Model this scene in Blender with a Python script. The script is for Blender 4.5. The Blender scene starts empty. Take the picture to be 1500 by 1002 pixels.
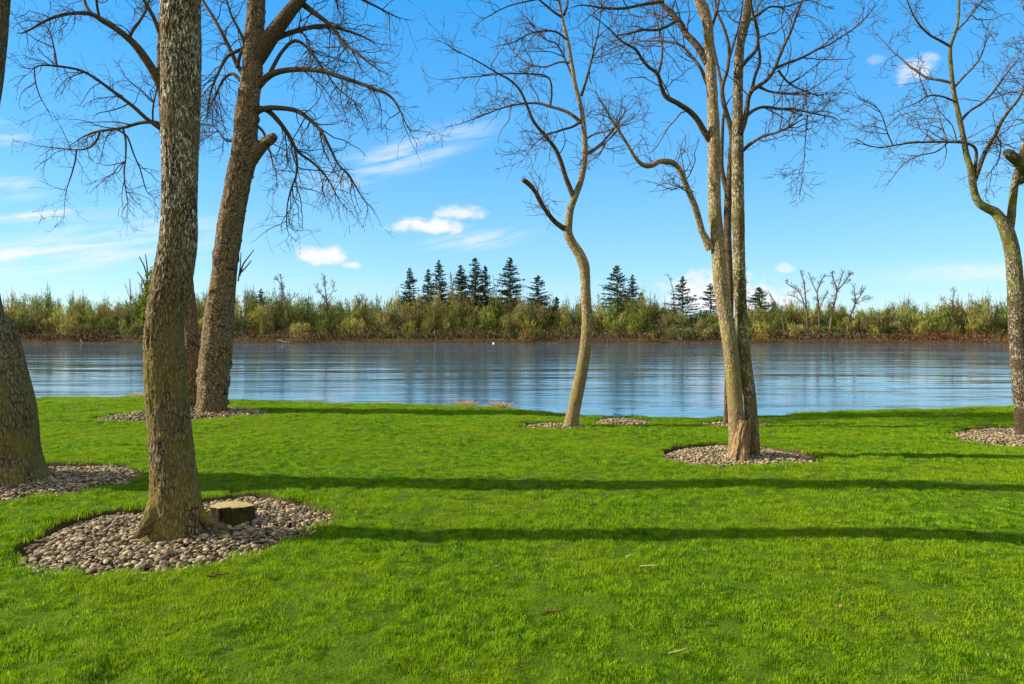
import bpy, math, random
import numpy as np
R = math.radians
S = bpy.context.scene
COL = S.collection

# ------------------------------------------------------------------ camera, sky, sun, exposure
F = 1000.0           # focal length in photograph pixels (photo 1500 wide)
CX, HY = 750.0, 490.0
EYE = 1.7            # eye height over the lawn
WATER = -1.6
cam = bpy.data.cameras.new('camera'); camo = bpy.data.objects.new('camera', cam); COL.objects.link(camo)
cam.sensor_width = 36.0; cam.lens = 36.0 * F / 1500.0
cam.shift_y = -11.0 / 1500.0
camo.location = (0, 0, EYE); camo.rotation_euler = (R(90), 0, 0)
cam.clip_start = 0.05; cam.clip_end = 12000
S.camera = camo

SUN_EL, SUN_OFF = 28.0, -2.0     # elevation; degrees the sun stands behind the picture plane, on the left
ST = dict(sky=0.15, sun=4.8, exposure=1.05)
sl = bpy.data.lights.new('sun', 'SUN'); slo = bpy.data.objects.new('sun', sl); COL.objects.link(slo)
sl.energy = ST['sun']; sl.angle = R(0.55); sl.color = (1.0, 0.93, 0.80)
slo.rotation_euler = (R(90 - SUN_EL), 0, R(-90 + SUN_OFF))
S.view_settings.view_transform = 'Standard'; S.view_settings.look = 'None'
S.view_settings.exposure = ST['exposure']; S.view_settings.gamma = 1.0
S.cycles.max_bounces = 6; S.cycles.diffuse_bounces = 3; S.cycles.glossy_bounces = 3
S.cycles.transmission_bounces = 4; S.cycles.transparent_max_bounces = 6


class G:
    """small node helper"""
    def __init__(s, nt): s.nt = nt
    def n(s, t, **kw):
        x = s.nt.nodes.new(t)
        for k, v in kw.items(): setattr(x, k, v)
        return x
    def put(s, sock, v):
        if isinstance(v, bpy.types.NodeSocket): s.nt.links.new(v, sock)
        elif v is not None: sock.default_value = v
    def m(s, op, a, b=None, c=None, clamp=False):
        x = s.n('ShaderNodeMath', operation=op, use_clamp=clamp)
        for i, v in enumerate((a, b, c)): s.put(x.inputs[i], v)
        return x.outputs[0]
    def vm(s, op, a, b=None):
        x = s.n('ShaderNodeVectorMath', operation=op)
        s.put(x.inputs[0], a); s.put(x.inputs[1], b)
        return x.outputs[1] if op in ('LENGTH', 'DOT_PRODUCT') else x.outputs[0]
    def step(s, v, lo, hi, a=0.0, b=1.0):
        x = s.n('ShaderNodeMapRange', interpolation_type='SMOOTHSTEP')
        for i, q in enumerate((v, lo, hi, a, b)): s.put(x.inputs[i], q)
        return x.outputs[0]
    def mix(s, f, a, b, mode='MIX'):
        x = s.n('ShaderNodeMix', data_type='RGBA', blend_type=mode)
        s.put(x.inputs[0], f)
        for i, v in ((6, a), (7, b)):
            s.put(x.inputs[i], (*v, 1) if isinstance(v, tuple) and len(v) == 3 else v)
        return x.outputs[2]
    def noise(s, vec, scale, detail=3, rough=0.55, dist=0.0):
        x = s.n('ShaderNodeTexNoise')
        s.put(x.inputs['Vector'], vec); s.put(x.inputs['Scale'], scale); s.put(x.inputs['Detail'], detail)
        s.put(x.inputs['Roughness'], rough); s.put(x.inputs['Distortion'], dist)
        return x.outputs[0]
    def mapping(s, vec, scale=(1, 1, 1), rot=(0, 0, 0), loc=(0, 0, 0)):
        x = s.n('ShaderNodeMapping'); s.put(x.inputs[0], vec); s.put(x.inputs[1], loc)
        s.put(x.inputs[2], rot); s.put(x.inputs[3], scale)
        return x.outputs[0]
    def attr(s, name, out='Vector'):
        x = s.n('ShaderNodeAttribute'); x.attribute_name = name
        return x.outputs[out]
    def ramp(s, f, stops):
        x = s.n('ShaderNodeValToRGB'); s.put(x.inputs[0], f)
        e = x.color_ramp.elements
        while len(e) < len(stops): e.new(0.5)
        for q, (p, c) in zip(e, stops): q.position = p; q.color = (*c, 1)
        return x.outputs[0]
    def bump(s, h, strength, dist):
        x = s.n('ShaderNodeBump'); s.put(x.inputs['Height'], h)
        s.put(x.inputs['Strength'], strength); s.put(x.inputs['Distance'], dist)
        return x.outputs[0]


# ---- world: Nishita sky with thin cirrus and small cumulus given by azimuth and elevation
W = bpy.data.worlds.new('World'); S.world = W; W.use_nodes = True
g = G(W.node_tree); bg = W.node_tree.nodes['Background']
sky = g.n('ShaderNodeTexSky', sky_type='NISHITA', sun_disc=False, sun_elevation=R(SUN_EL),
          sun_rotation=R(-(90 + SUN_OFF)), altitude=0.0, air_density=1.0, dust_density=0.15, ozone_density=2.5)
hsv = g.n('ShaderNodeHueSaturation'); g.put(hsv.inputs['Hue'], 0.492); g.put(hsv.inputs['Saturation'], 1.45)
g.put(hsv.inputs['Value'], 1.0); g.put(hsv.inputs['Color'], sky.outputs[0])
tc = g.n('ShaderNodeTexCoord').outputs['Generated']
sep = g.n('ShaderNodeSeparateXYZ'); g.put(sep.inputs[0], tc)
az = g.m('ARCTAN2', sep.outputs[0], sep.outputs[1])
el = g.m('ARCSINE', sep.outputs[2])
cxy = g.n('ShaderNodeCombineXYZ'); g.put(cxy.inputs[0], az); g.put(cxy.inputs[1], el)
ae = cxy.outputs[0]
n_puff = g.m('SUBTRACT', g.noise(g.mapping(ae, (1, 1.5, 1)), 42, 5, 0.55), 0.5)
wisp_v = g.mapping(g.mapping(ae, (1, 1, 1), (0, 0, R(-13))), (6, 52, 1))
n_wisp = g.noise(wisp_v, 1.6, 6, 0.62, 0.6)
def azel(x, y):
    a = math.atan2(x - CX, F); return a, math.atan2((HY - y), math.hypot(F, x - CX))
cloud = None
def add_cloud(x, y, rx, ry, rot=0.0, k=1.0, puffy=True):
    global cloud
    a0, e0 = azel(x, y); sc = math.cos(a0)
    v = g.mapping(g.vm('SUBTRACT', ae, (a0, e0, 0)), (1, 1, 1), (0, 0, R(-rot)))
    q = g.n('ShaderNodeSeparateXYZ'); g.put(q.inputs[0], v)
    dx = g.m('DIVIDE', q.outputs[0], rx / F * sc * sc); dy = g.m('DIVIDE', q.outputs[1], ry / F * sc)
    d = g.m('SQRT', g.m('ADD', g.m('MULTIPLY', dx, dx), g.m('MULTIPLY', dy, dy)))
    if puffy:
        d = g.m('ADD', d, g.m('MULTIPLY', n_puff, 1.9))
        c = g.step(d, 1.15, 0.35, 0.0, k)
    else:
        c = g.m('MULTIPLY', g.step(d, 1.0, 0.1, 0.0, k), g.step(n_wisp, 0.34, 0.66))
    cloud = c if cloud is None else g.m('MAXIMUM', cloud, c)
for a in [(472, 374, 40, 15), (517, 388, 18, 6, 0, .7), (628, 331, 60, 12), (675, 311, 42, 11, 0, .8), (612, 322, 30, 6, 0, .4),
          (1345, 99, 36, 18, 12, .65), (1285, 86, 14, 7, 0, .22), (55, 314, 80, 4.5, 13, .75), (1150, 392, 15, 8, 0, .6), (1050, 428, 85, 34, 0, 1.0),
          (1100, 440, 80, 30, 0, .9), (1450, 398, 110, 13, -3, .45)]:
    add_cloud(*a)
for a in [(60, 372, 270, 40, 7, 1.0, False), (50, 315, 90, 12, 14, .9, False), (0, 275, 110, 26, 4, .6, False), (0, 195, 70, 26, 0, .5, False),
          (590, 228, 200, 36, 19, .62, False), (700, 352, 110, 20, 6, .6, False), (200, 350, 240, 60, 8, .5, False), (1380, 400, 180, 22, 0, .35, False)]:
    add_cloud(*a)
sky_and_fill = g.ramp(g.m('DIVIDE', el, 1.5708, clamp=True), [(0.0, (.50, .80, 1.0)), (0.06, (.34, .69, 1.0)), (0.16, (.17, .53, 1.0)), (0.30, (.06, .41, 1.0)), (0.48, (.45, .62, .95)), (0.75, (1.0, 1.0, 1.0))])  # stops high overhead, out of view, are whitened to add fill light
sky_and_fill = g.vm('MULTIPLY', sky_and_fill, (3.0, 3.0, 3.0))
sky_and_fill = g.mix(g.m('MULTIPLY', g.step(sep.outputs[1], 0.0, -0.7), 0.85), sky_and_fill, (3.6, 3.3, 2.9))   # sky behind the camera whitened, added as unseen fill for the front faces
skyc = g.mix(0.80, hsv.outputs[0], sky_and_fill)
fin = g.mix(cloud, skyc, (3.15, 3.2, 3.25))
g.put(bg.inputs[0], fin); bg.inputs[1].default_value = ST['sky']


# ------------------------------------------------------------------ helpers
def P(x, y, d):
    """a point at distance d along the view axis, seen at photograph pixel x, y"""
    return np.array([(x - CX) / F * d, d, EYE - (y - HY) / F * d])
def gd(y): return EYE * F / (y - HY)          # distance of lawn level seen at row y

def h3(i, j, k, seed):
    with np.errstate(over='ignore'):
        n = (i.astype(np.int64) * 374761393 + j.astype(np.int64) * 668265263 + k.astype(np.int64) * 2147483647 + seed * 1274126177) & 0xffffffff
        n = ((n ^ (n >> 13)) * 1274126177) & 0xffffffff
        n = ((n ^ (n >> 16)) * 2246822519) & 0xffffffff
        return ((n ^ (n >> 15)) & 0xffffff) / 16777215.0
def vnoise(p, seed=0):
    p = np.asarray(p, float); f = np.floor(p); t = p - f; t = t * t * (3 - 2 * t); f = f.astype(np.int64)
    i, j, k = f[..., 0], f[..., 1], f[..., 2]; x, y, z = t[..., 0], t[..., 1], t[..., 2]
    r = 0
    for a in (0, 1):
        for b in (0, 1):
            for c in (0, 1):
                r = r + h3(i + a, j + b, k + c, seed) * (x if a else 1 - x) * (y if b else 1 - y) * (z if c else 1 - z)
    return r
def fbm(p, oct=4, seed=0, gain=0.5):
    p = np.asarray(p, float); a, s, t = 1.0, 0.0, 0.0
    for o in range(oct):
        s = s + a * vnoise(p * 2 ** o, seed + o * 17); t += a; a *= gain
    return s / t
def n2(x, y, sc, seed=0, oct=3):
    x = np.asarray(x, float); y = np.asarray(y, float)
    return fbm(np.stack([x * sc, y * sc, np.zeros_like(x * sc + y * sc) + 0.37], -1), oct, seed)
def sstep(v, lo, hi):
    t = np.clip((v - lo) / (hi - lo), 0, 1); return t * t * (3 - 2 * t)

def mesh(name, V, faces, mat=None, parent=None, attrs=None, smooth=True, origin=None):
    """faces: list of int arrays (M,3) or (M,4); attrs: {name: (kind, array per vertex)}"""
    me = bpy.data.meshes.new(name)
    V = np.asarray(V, np.float32)
    if origin is not None: V = V - np.asarray(origin, np.float32)
    faces = [np.asarray(f, np.int32) for f in faces if len(f)]
    me.vertices.add(len(V)); me.vertices.foreach_set('co', V.ravel())
    loops = np.concatenate([f.ravel() for f in faces]); cnt = np.concatenate([np.full(len(f), f.shape[1], np.int32) for f in faces])
    me.loops.add(len(loops)); me.loops.foreach_set('vertex_index', loops)
    me.polygons.add(len(cnt)); st = np.zeros(len(cnt), np.int32); st[1:] = np.cumsum(cnt)[:-1]
    me.polygons.foreach_set('loop_start', st); me.polygons.foreach_set('loop_total', cnt)
    me.polygons.foreach_set('use_smooth', np.full(len(cnt), smooth, bool))
    me.update(calc_edges=True)
    for k, (kind, arr) in (attrs or {}).items():
        at = me.attributes.new(k, kind, 'POINT')
        at.data.foreach_set('vector' if kind == 'FLOAT_VECTOR' else 'value', np.asarray(arr, np.float32).ravel())
    if mat: me.materials.append(mat)
    o = bpy.data.objects.new(name, me); COL.objects.link(o)
    if parent: o.parent = parent
    return o
def thing(name, label, cat, loc, group=None):
    o = bpy.data.objects.new(name, None); COL.objects.link(o); o.location = loc; o.empty_display_size = 0.3
    o['label'] = label; o['category'] = cat
    if group: o['group'] = group
    return o
def tag(o, label=None, cat=None, group=None, kind=None):
    for k, v in (('label', label), ('category', cat), ('group', group), ('kind', kind)):
        if v: o[k] = v
    return o

def catmull(pts, n=None, closed=False, step=None):
    p = np.asarray(pts, float)
    q = np.vstack([p[-1], p, p[0], p[1]]) if closed else np.vstack([2 * p[0] - p[1], p, 2 * p[-1] - p[-2]])
    m = len(p) if closed else len(p) - 1
    t = np.linspace(0, 1, 24, endpoint=False)[:, None]
    seg = []
    for i in range(m):
        a, b, c, d = q[i], q[i + 1], q[i + 2], q[i + 3]
        seg.append(0.5 * (2 * b + (c - a) * t + (2 * a - 5 * b + 4 * c - d) * t * t + (3 * b - a - 3 * c + d) * t ** 3))
    if not closed: seg.append(p[-1:])
    s = np.vstack(seg)
    k = min(3, s.shape[1])
    L = np.concatenate([[0], np.cumsum(np.linalg.norm(np.diff(s[:, :k], axis=0), axis=1))])
    if step: n = max(4, int(L[-1] / step) + 1)
    u = np.linspace(0, L[-1], n)
    return np.stack([np.interp(u, L, s[:, c]) for c in range(s.shape[1])], 1), u

def ring_tube(pts, rad, ns, off=0, cap=True):
    """one tube through pts with radius rad; rows of ns points; returns V, quads, tris, theta, s"""
    pts = np.asarray(pts); N = len(pts)
    T = np.gradient(pts, axis=0); T /= np.linalg.norm(T, axis=1)[:, None] + 1e-9
    ref = np.array([0, -1.0, 0]) if abs(T[0][1]) < 0.9 else np.array([1.0, 0, 0])
    U = np.zeros_like(pts); u = ref - T[0] * ref.dot(T[0]); u /= np.linalg.norm(u)
    for i in range(N):
        u = u - T[i] * u.dot(T[i]); u /= np.linalg.norm(u) + 1e-9; U[i] = u
    B = np.cross(T, U)
    th = np.linspace(0, 2 * math.pi, ns, endpoint=False)
    rr = np.asarray(rad)
    if rr.ndim == 1: rr = np.repeat(rr[:, None], ns, 1)
    D = U[:, None] * np.cos(th)[None, :, None] + B[:, None] * np.sin(th)[None, :, None]
    V = pts[:, None] + D * rr[..., None]
    i = np.arange(N - 1)[:, None]; j = np.arange(ns)[None]; j2 = (j + 1) % ns
    Q = np.stack([i * ns + j, i * ns + j2, (i + 1) * ns + j2, (i + 1) * ns + j], -1).reshape(-1, 4) + off
    s = np.concatenate([[0], np.cumsum(np.linalg.norm(np.diff(pts, axis=0), axis=1))])
    V = V.reshape(-1, 3); tri = np.zeros((0, 3), int)
    thv = np.tile(th, N); sv = np.repeat(s, ns)
    if cap:
        V = np.vstack([V, pts[-1:]]); thv = np.append(thv, 0); sv = np.append(sv, s[-1])
        b = (N - 1) * ns; jj = np.arange(ns)
        tri = np.stack([b + jj, b + (jj + 1) % ns, np.full(ns, N * ns)], -1) + off
    return V, Q, tri, thv, sv

def twig_tubes(PT, RD, ns=3):
    """batch of M polylines (M,K,3), radii (M,K)"""
    M, K, _ = PT.shape
    T = np.gradient(PT, axis=1); T /= np.linalg.norm(T, axis=2)[..., None] + 1e-9
    ref = np.where(np.abs(T[:, :1, 2:3]) < 0.8, np.array([0, 0, 1.0]), np.array([1.0, 0, 0]))
    U = np.cross(T, np.broadcast_to(ref, T.shape)); U /= np.linalg.norm(U, axis=2)[..., None] + 1e-9
    B = np.cross(T, U)
    th = np.arange(ns) * 2 * math.pi / ns
    V = PT[:, :, None] + (U[:, :, None] * np.cos(th)[:, None] + B[:, :, None] * np.sin(th)[:, None]) * RD[:, :, None, None]
    m = np.arange(M)[:, None, None] * K * ns; i = np.arange(K - 1)[None, :, None] * ns; j = np.arange(ns)[None, None]; j2 = (j + 1) % ns
    Q = np.stack([m + i + j, m + i + j2, m + i + ns + j2, m + i + ns + j], -1).reshape(-1, 4)
    return V.reshape(-1, 3), Q

def sprout(rng, par, rad, n, length, ang=(35, 75), up=0.0, wob=0.25, K=5, t0=0.15, rmax=0.02, rmin=0.0022, taper=0.35, bend=0.0, ratio=0.012):
    """grow n child twigs on the polylines par (M,K,3)"""
    par = np.asarray(par); M, Kp, _ = par.shape
    Ls = np.linalg.norm(np.diff(par, axis=1), axis=2).sum(1)
    pid = rng.choice(M, n, p=Ls / Ls.sum())
    t = t0 + (1 - t0) * rng.random(n); f = t * (Kp - 1); i = np.minimum(f.astype(int), Kp - 2); w = (f - i)[:, None]
    a, b = par[pid, i], par[pid, i + 1]; pos = a * (1 - w) + b * w
    tan = (b - a) / (np.linalg.norm(b - a, axis=1)[:, None] + 1e-9)
    rp = rad[pid, i] * (1 - w[:, 0]) + rad[pid, i + 1] * w[:, 0]
    rv = rng.normal(size=(n, 3)); rv -= tan * (rv * tan).sum(1)[:, None]; rv /= np.linalg.norm(rv, axis=1)[:, None] + 1e-9
    A = np.radians(rng.uniform(*ang, n))[:, None]
    d = tan * np.cos(A) + rv * np.sin(A) + np.array([0, 0, up]); d /= np.linalg.norm(d, axis=1)[:, None]
    L = rng.uniform(length[0], length[1], n) * (1.15 - 0.6 * t)
    r0 = np.clip(np.minimum(rp * 0.75, L * ratio + 0.001), rmin, rmax)
    pts = np.zeros((n, K, 3)); pts[:, 0] = pos; st = (L / (K - 1))[:, None]
    for k in range(1, K):
        d = d + rng.normal(size=(n, 3)) * wob + np.array([0, 0, bend]); d /= np.linalg.norm(d, axis=1)[:, None]
        pts[:, k] = pts[:, k - 1] + d * st
    r = np.maximum(r0[:, None] * np.linspace(1, taper, K)[None], rmin * 0.8)
    return pts, r


# ------------------------------------------------------------------ materials
def new_mat(name):
    m = bpy.data.materials.new(name); m.use_nodes = True
    nt = m.node_tree; b = nt.nodes['Principled BSDF']
    return m, G(nt), b

def bark_mat(name, dark, light, freq=38.0, stretch=0.16, lichen=0.0, lichen_z=(2.0, 3.2), moss=0.0, moss_z=(2.6, 0.2), moss_col=(0.10, 0.13, 0.012), bump=0.012, scars=0.0):
    m, g, b = new_mat(name)
    bc = g.attr('bark')
    st = g.mapping(g.vm('ADD', bc, g.vm('MULTIPLY', g.vm('SUBTRACT', g.n_col(bc, freq * .35), (.5, .5, .5)), (1.1 / freq, 1.1 / freq, 3.0 / freq))), (1, 1, stretch))
    v = g.n('ShaderNodeTexVoronoi', feature='DISTANCE_TO_EDGE')
    g.put(v.inputs['Vector'], st); g.put(v.inputs['Scale'], freq)
    ridge = g.step(v.outputs['Distance'], 0.01, 0.20)
    fine = g.noise(g.mapping(bc, (1, 1, 0.55)), freq * 2.2, 5, 0.7)
    fur = g.noise(g.mapping(bc, (1, 1, stretch)), freq * 0.8, 4, 0.65, 0.6)
    big = g.noise(g.mapping(bc, (1, 1, 0.4)), 6.0, 4, 0.6)
    h = g.m('MULTIPLY', g.m('ADD', g.m('MULTIPLY', ridge, 0.75), 0.25), g.m('ADD', g.m('MULTIPLY', g.step(fine, 0.28, 0.72), 0.6), g.m('MULTIPLY', g.step(fur, 0.32, 0.66), 0.4)))
    col = g.mix(g.step(h, 0.10, 0.72), dark, light)
    col = g.mix(g.step(big, 0.35, 0.7, 0.0, 0.55), col, tuple(c * 0.45 for c in light))
    geo = g.n('ShaderNodeNewGeometry'); sp = g.n('ShaderNodeSeparateXYZ'); g.put(sp.inputs[0], geo.outputs['Position'])
    z = sp.outputs[2]
    if scars:
        sc = g.noise(g.mapping(bc, (2.2, 2.2, 9.0)), 1.6, 3, 0.6, 0.4)
        k = g.step(sc, 0.60, 0.68, 0.0, scars)
        col = g.mix(k, col, tuple(c * 0.5 for c in dark)); h = g.m('SUBTRACT', h, g.m('MULTIPLY', k, 0.6))
    if moss:
        mk = g.noise(bc, 3.2, 4, 0.6)
        mk = g.m('MULTIPLY', g.step(mk, 0.36, 0.62), g.step(z, moss_z[0], moss_z[1], 0.0, moss))
        mk = g.m('MULTIPLY', mk, g.step(fine, 0.25, 0.6, 0.35, 1.0))
        col = g.mix(mk, col, moss_col)
    if lichen:
        l1 = g.noise(g.mapping(bc, (1, 1, 0.42)), 44.0, 4, 0.7)
        l2 = g.noise(bc, 4.0, 3, 0.5)
        lk = g.m('MULTIPLY', g.step(l1, 0.51, 0.55), g.step(l2, 0.34, 0.56))
        lk = g.m('MULTIPLY', lk, g.step(z, lichen_z[0], lichen_z[1], 0.0, lichen))
        lk = g.m('MULTIPLY', lk, g.step(h, 0.18, 0.4))
        col = g.mix(lk, col, (0.82, 0.76, 0.58))
    g.put(b.inputs['Base Color'], col); g.put(b.inputs['Roughness'], 0.95)
    g.put(b.inputs['Specular IOR Level'], 0.15)
    g.put(b.inputs['Normal'], g.bump(h, 1.0, bump))
    return m
def n_col(self, vec, scale):
    x = self.n('ShaderNodeTexNoise'); self.put(x.inputs['Vector'], vec); self.put(x.inputs['Scale'], scale)
    return x.outputs[1]
G.n_col = n_col

def flat_mat(name, col, var=0.5, scale=6.0, rough=0.95, spec=0.1):
    m, g, b = new_mat(name)
    geo = g.n('ShaderNodeNewGeometry')
    n = g.noise(geo.outputs['Position'], scale, 4, 0.6)
    g.put(b.inputs['Base Color'], g.mix(n, tuple(c * (1 - var) for c in col), tuple(min(1, c * (1 + var)) for c in col)))
    g.put(b.inputs['Roughness'], rough); g.put(b.inputs['Specular IOR Level'], spec)
    return m
def tint_mat(name, trans=0.0, rough=0.9, noise_scale=None):
    """base colour from the mesh's own 'tint' attribute (every leaf, stem or stone has its own natural colour)"""
    m, g, b = new_mat(name)
    c = g.attr('tint')
    if noise_scale:
        geo = g.n('ShaderNodeNewGeometry')
        n = g.noise(geo.outputs['Position'], noise_scale, 3, 0.6)
        c = g.vm('MULTIPLY', c, g.mix(n, (0.55, 0.55, 0.55), (1.4, 1.4, 1.4)))
    g.put(b.inputs['Base Color'], c); g.put(b.inputs['Roughness'], rough); g.put(b.inputs['Specular IOR Level'], 0.15)
    if trans:
        t = g.n('ShaderNodeBsdfTranslucent'); g.put(t.inputs[0], c)
        x = g.n('ShaderNodeMixShader'); g.put(x.inputs[0], trans)
        g.put(x.inputs[1], b.outputs[0]); g.put(x.inputs[2], t.outputs[0])
        g.put(m.node_tree.nodes['Material Output'].inputs[0], x.outputs[0])
    return m

M = {}
M['bark_big'] = bark_mat('furrowed_bark', (0.024, 0.014, 0.006), (0.43, 0.31, 0.15), 46, 0.26, lichen=1.0, lichen_z=(2.0, 2.8), moss=0.42, moss_z=(2.9, 1.0), moss_col=(0.27, 0.21, 0.014), bump=0.018)
M['bark_edge'] = bark_mat('mossy_furrowed_bark', (0.022, 0.014, 0.006), (0.37, 0.265, 0.12), 44, 0.26, lichen=0.3, lichen_z=(0.5, 3.0), moss=0.6, moss_z=(1.9, 0.2), moss_col=(0.24, 0.19, 0.011), bump=0.016)
M['bark_stump'] = bark_mat('dark_stump_bark', (0.010, 0.006, 0.003), (0.10, 0.055, 0.024), 36, 0.3, moss=0.5, moss_z=(0.3, 0.1), moss_col=(0.10, 0.10, 0.01), bump=0.016)
M['bark_scar'] = bark_mat('scarred_brown_bark', (0.044, 0.026, 0.012), (0.42, 0.285, 0.15), 24, 0.5, moss=0.12, moss_z=(4.5, 1.0), bump=0.018, scars=0.9)
M['bark_limb'] = bark_mat('limb_bark', (0.030, 0.018, 0.009), (0.20, 0.135, 0.07), 34, 0.5, bump=0.006)
M['bark_pale'] = bark_mat('pale_tan_bark', (0.10, 0.062, 0.026), (0.40, 0.285, 0.145), 44, 0.35, lichen=0.5, lichen_z=(1.2, 2.2), moss=0.35, moss_z=(6.5, 3.5), moss_col=(0.20, 0.19, 0.02), bump=0.006)
M['bark_speck'] = bark_mat('speckled_bark', (0.035, 0.021, 0.009), (0.27, 0.18, 0.085), 52, 0.6, lichen=0.8, lichen_z=(0.0, 0.6), moss=0.45, moss_z=(6, 4), moss_col=(0.17, 0.17, 0.013), bump=0.010)
M['bark_moss'] = bark_mat('moss_coated_bark', (0.025, 0.016, 0.007), (0.20, 0.135, 0.065), 48, 0.6, lichen=0.6, lichen_z=(0.0, 0.6), moss=0.95, moss_z=(1.9, 3.1), moss_col=(0.15, 0.16, 0.010), bump=0.010)
M['twig'] = flat_mat('twig_bark', (0.085, 0.052, 0.03), 0.55, 9)
M['twig_red'] = flat_mat('reddish_twig_bark', (0.085, 0.056, 0.036), 0.55, 9)
M['dead_wood'] = bark_mat('weathered_dead_wood', (0.035, 0.016, 0.006), (0.50, 0.32, 0.15), 30, 0.07, bump=0.012)
M['cut_wood'] = flat_mat('old_cut_wood', (0.36, 0.27, 0.10), 0.7, 26)


# ------------------------------------------------------------------ the lawn, its beds and the river bank
EDGE_PX = [(-900, 584), (-300, 582), (0, 581), (100, 581), (210, 581), (350, 586), (500, 590), (640, 592), (740, 597), (850, 606), (950, 609),
           (1050, 609.5), (1120, 608), (1200, 603), (1300, 598), (1400, 596), (1480, 595), (1700, 594), (2300, 594)]
_e = np.array([((x - CX) / F * gd(y), gd(y)) for x, y in EDGE_PX])
def edge_y(x): return np.interp(x, _e[:, 0], _e[:, 1]) - 0.55
BEDS_PX = {
 'oak': [(25, 805), (60, 775), (120, 752), (180, 742), (230, 738), (300, 728), (370, 721), (420, 727), (460, 735), (492, 752), (470, 768), (420, 785), (350, 808), (270, 825), (180, 832), (110, 835), (55, 828)],
 'leaning': [(-120, 702), (-60, 690), (0, 684), (60, 680), (130, 678), (180, 680), (205, 690), (195, 700), (150, 714), (80, 724), (0, 730), (-80, 732), (-120, 720)],
 'pair': [(140, 614), (200, 604), (260, 599), (340, 598), (395, 603), (390, 609), (330, 613), (250, 618), (170, 619)],
 'slim': [(765, 621), (800, 618), (850, 619), (868, 625), (840, 628), (800, 628), (770, 625)],
 'empty': [(868, 613), (890, 610), (930, 611), (960, 616), (940, 621), (900, 622), (875, 619)],
 'behind': [(1025, 618), (1060, 615), (1110, 616), (1140, 620), (1100, 624), (1050, 624)],
 'twin': [(967, 666), (985, 656), (1020, 650), (1070, 648), (1120, 652), (1170, 660), (1208, 671), (1203, 680), (1160, 684), (1090, 687), (1030, 685), (985, 678)],
 'mossy': [(1385, 635), (1410, 627), (1460, 623), (1520, 624), (1580, 630), (1600, 643), (1550, 655), (1480, 653), (1420, 645)],
}
BEDS = {}
for k, pp in BEDS_PX.items():
    q = np.array([((x - CX) / F * gd(y), gd(y)) for x, y in pp]); q = q + (q - q.mean(0)) / np.linalg.norm(q - q.mean(0), axis=1)[:, None] * 0.05; BEDS[k] = catmull(q, 120, closed=True)[0][:-1]
def bed_sd(poly, x, y):
    """signed distance into the bed outline (positive inside)"""
    sh = np.shape(x); X = np.ravel(x); Y = np.ravel(y); out = np.full(X.shape, -9.0)
    lo, hi = poly.min(0) - 0.5, poly.max(0) + 0.5
    s = np.where((X > lo[0]) & (X < hi[0]) & (Y > lo[1]) & (Y < hi[1]))[0]
    for c in range(0, len(s), 20000):
        ii = s[c:c + 20000]; p = np.stack([X[ii], Y[ii]], 1)[:, None]
        a = poly[None]; b = np.roll(poly, -1, 0)[None]; ab = b - a
        t = np.clip(((p - a) * ab).sum(2) / (ab ** 2).sum(2), 0, 1)
        d = np.sqrt((((a + ab * t[..., None]) - p) ** 2).sum(2)).min(1)
        cr = ((a[..., 1] > p[..., 1]) != (b[..., 1] > p[..., 1])) & (p[..., 0] < ab[..., 0] * (p[..., 1] - a[..., 1]) / (ab[..., 1] + 1e-12) + a[..., 0])
        out[ii] = np.where(cr.sum(1) % 2 == 1, d, -d)
    return out.reshape(sh)
def all_sd(x, y):
    r = np.full(np.shape(x), -9.0)
    for p in BEDS.values(): r = np.maximum(r, bed_sd(p, x, y))
    return r
def lawn_z(x, y):
    z = (n2(x, y, 0.35, 3, 2) - 0.5) * 0.10 + (n2(x, y, 1.6, 8, 2) - 0.5) * 0.035 + (n2(x, y, 5.5, 9, 3) - 0.5) * 0.07
    z = z * sstep(np.asarray(y, float), 0.5, 3.0)
    e = np.asarray(y, float) - edge_y(np.asarray(x, float))
    roll = np.where(e > 0, np.minimum(e * e * 0.16, 0.45 * e), 0)
    return z - np.minimum(roll, 3.6)
BED_DEEP = 0.085
def ground_z(x, y):
    sd = all_sd(x, y)
    j = (n2(x, y, 8.0, 21, 3) - 0.5) * 0.10
    return lawn_z(x, y) - BED_DEEP * sstep(sd + j, -0.005, 0.045), sd

FAR_Y = 254.0
def axis(parts):
    return np.unique(np.round(np.concatenate([np.arange(a, b, s) for a, b, s in parts]), 4))
xs = axis([(-4000, -400, 400), (-400, -60, 20), (-60, -16, 2.0), (-16, -9.5, 0.25), (-9.5, 11.5, 0.045), (11.5, 20, 0.25), (20, 60, 2), (60, 400, 20), (400, 4001, 400)])
ys = axis([(-60, -4, 4), (-4, 2.5, 0.25), (2.5, 15.4, 0.045), (15.4, 24, 0.25), (24, 60, 4), (60, 240, 30), (240, 280, 2), (280, 600, 40), (600, 6001, 600)])
GX, GY = np.meshgrid(xs, ys)
GZ, GS = ground_z(GX, GY)
shore = FAR_Y + (n2(GX, np.zeros_like(GX), 0.03, 5, 3) - 0.5) * 5
farz = WATER - 1.5 + 1.5 * sstep(GY, shore - 8, shore) + 1.9 * sstep(GY, shore, shore + 9) + (n2(GX, GY, 0.15, 6) - 0.5) * 0.5
GZ = np.where(GY > 40, farz, np.maximum(GZ, WATER - 1.8))
zone = np.where(GY > 40, 2.0, sstep(GS, -0.02, 0.03))
nx, ny = len(xs), len(ys)
i = np.arange(ny - 1)[:, None] * nx + np.arange(nx - 1)[None]
Q = np.stack([i, i + 1, i + nx + 1, i + nx], -1).reshape(-1, 4)
m, g, b = new_mat('turf_and_soil')
geo = g.n('ShaderNodeNewGeometry'); pos = geo.outputs['Position']
zn = g.attr('zone', 'Fac')
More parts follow.
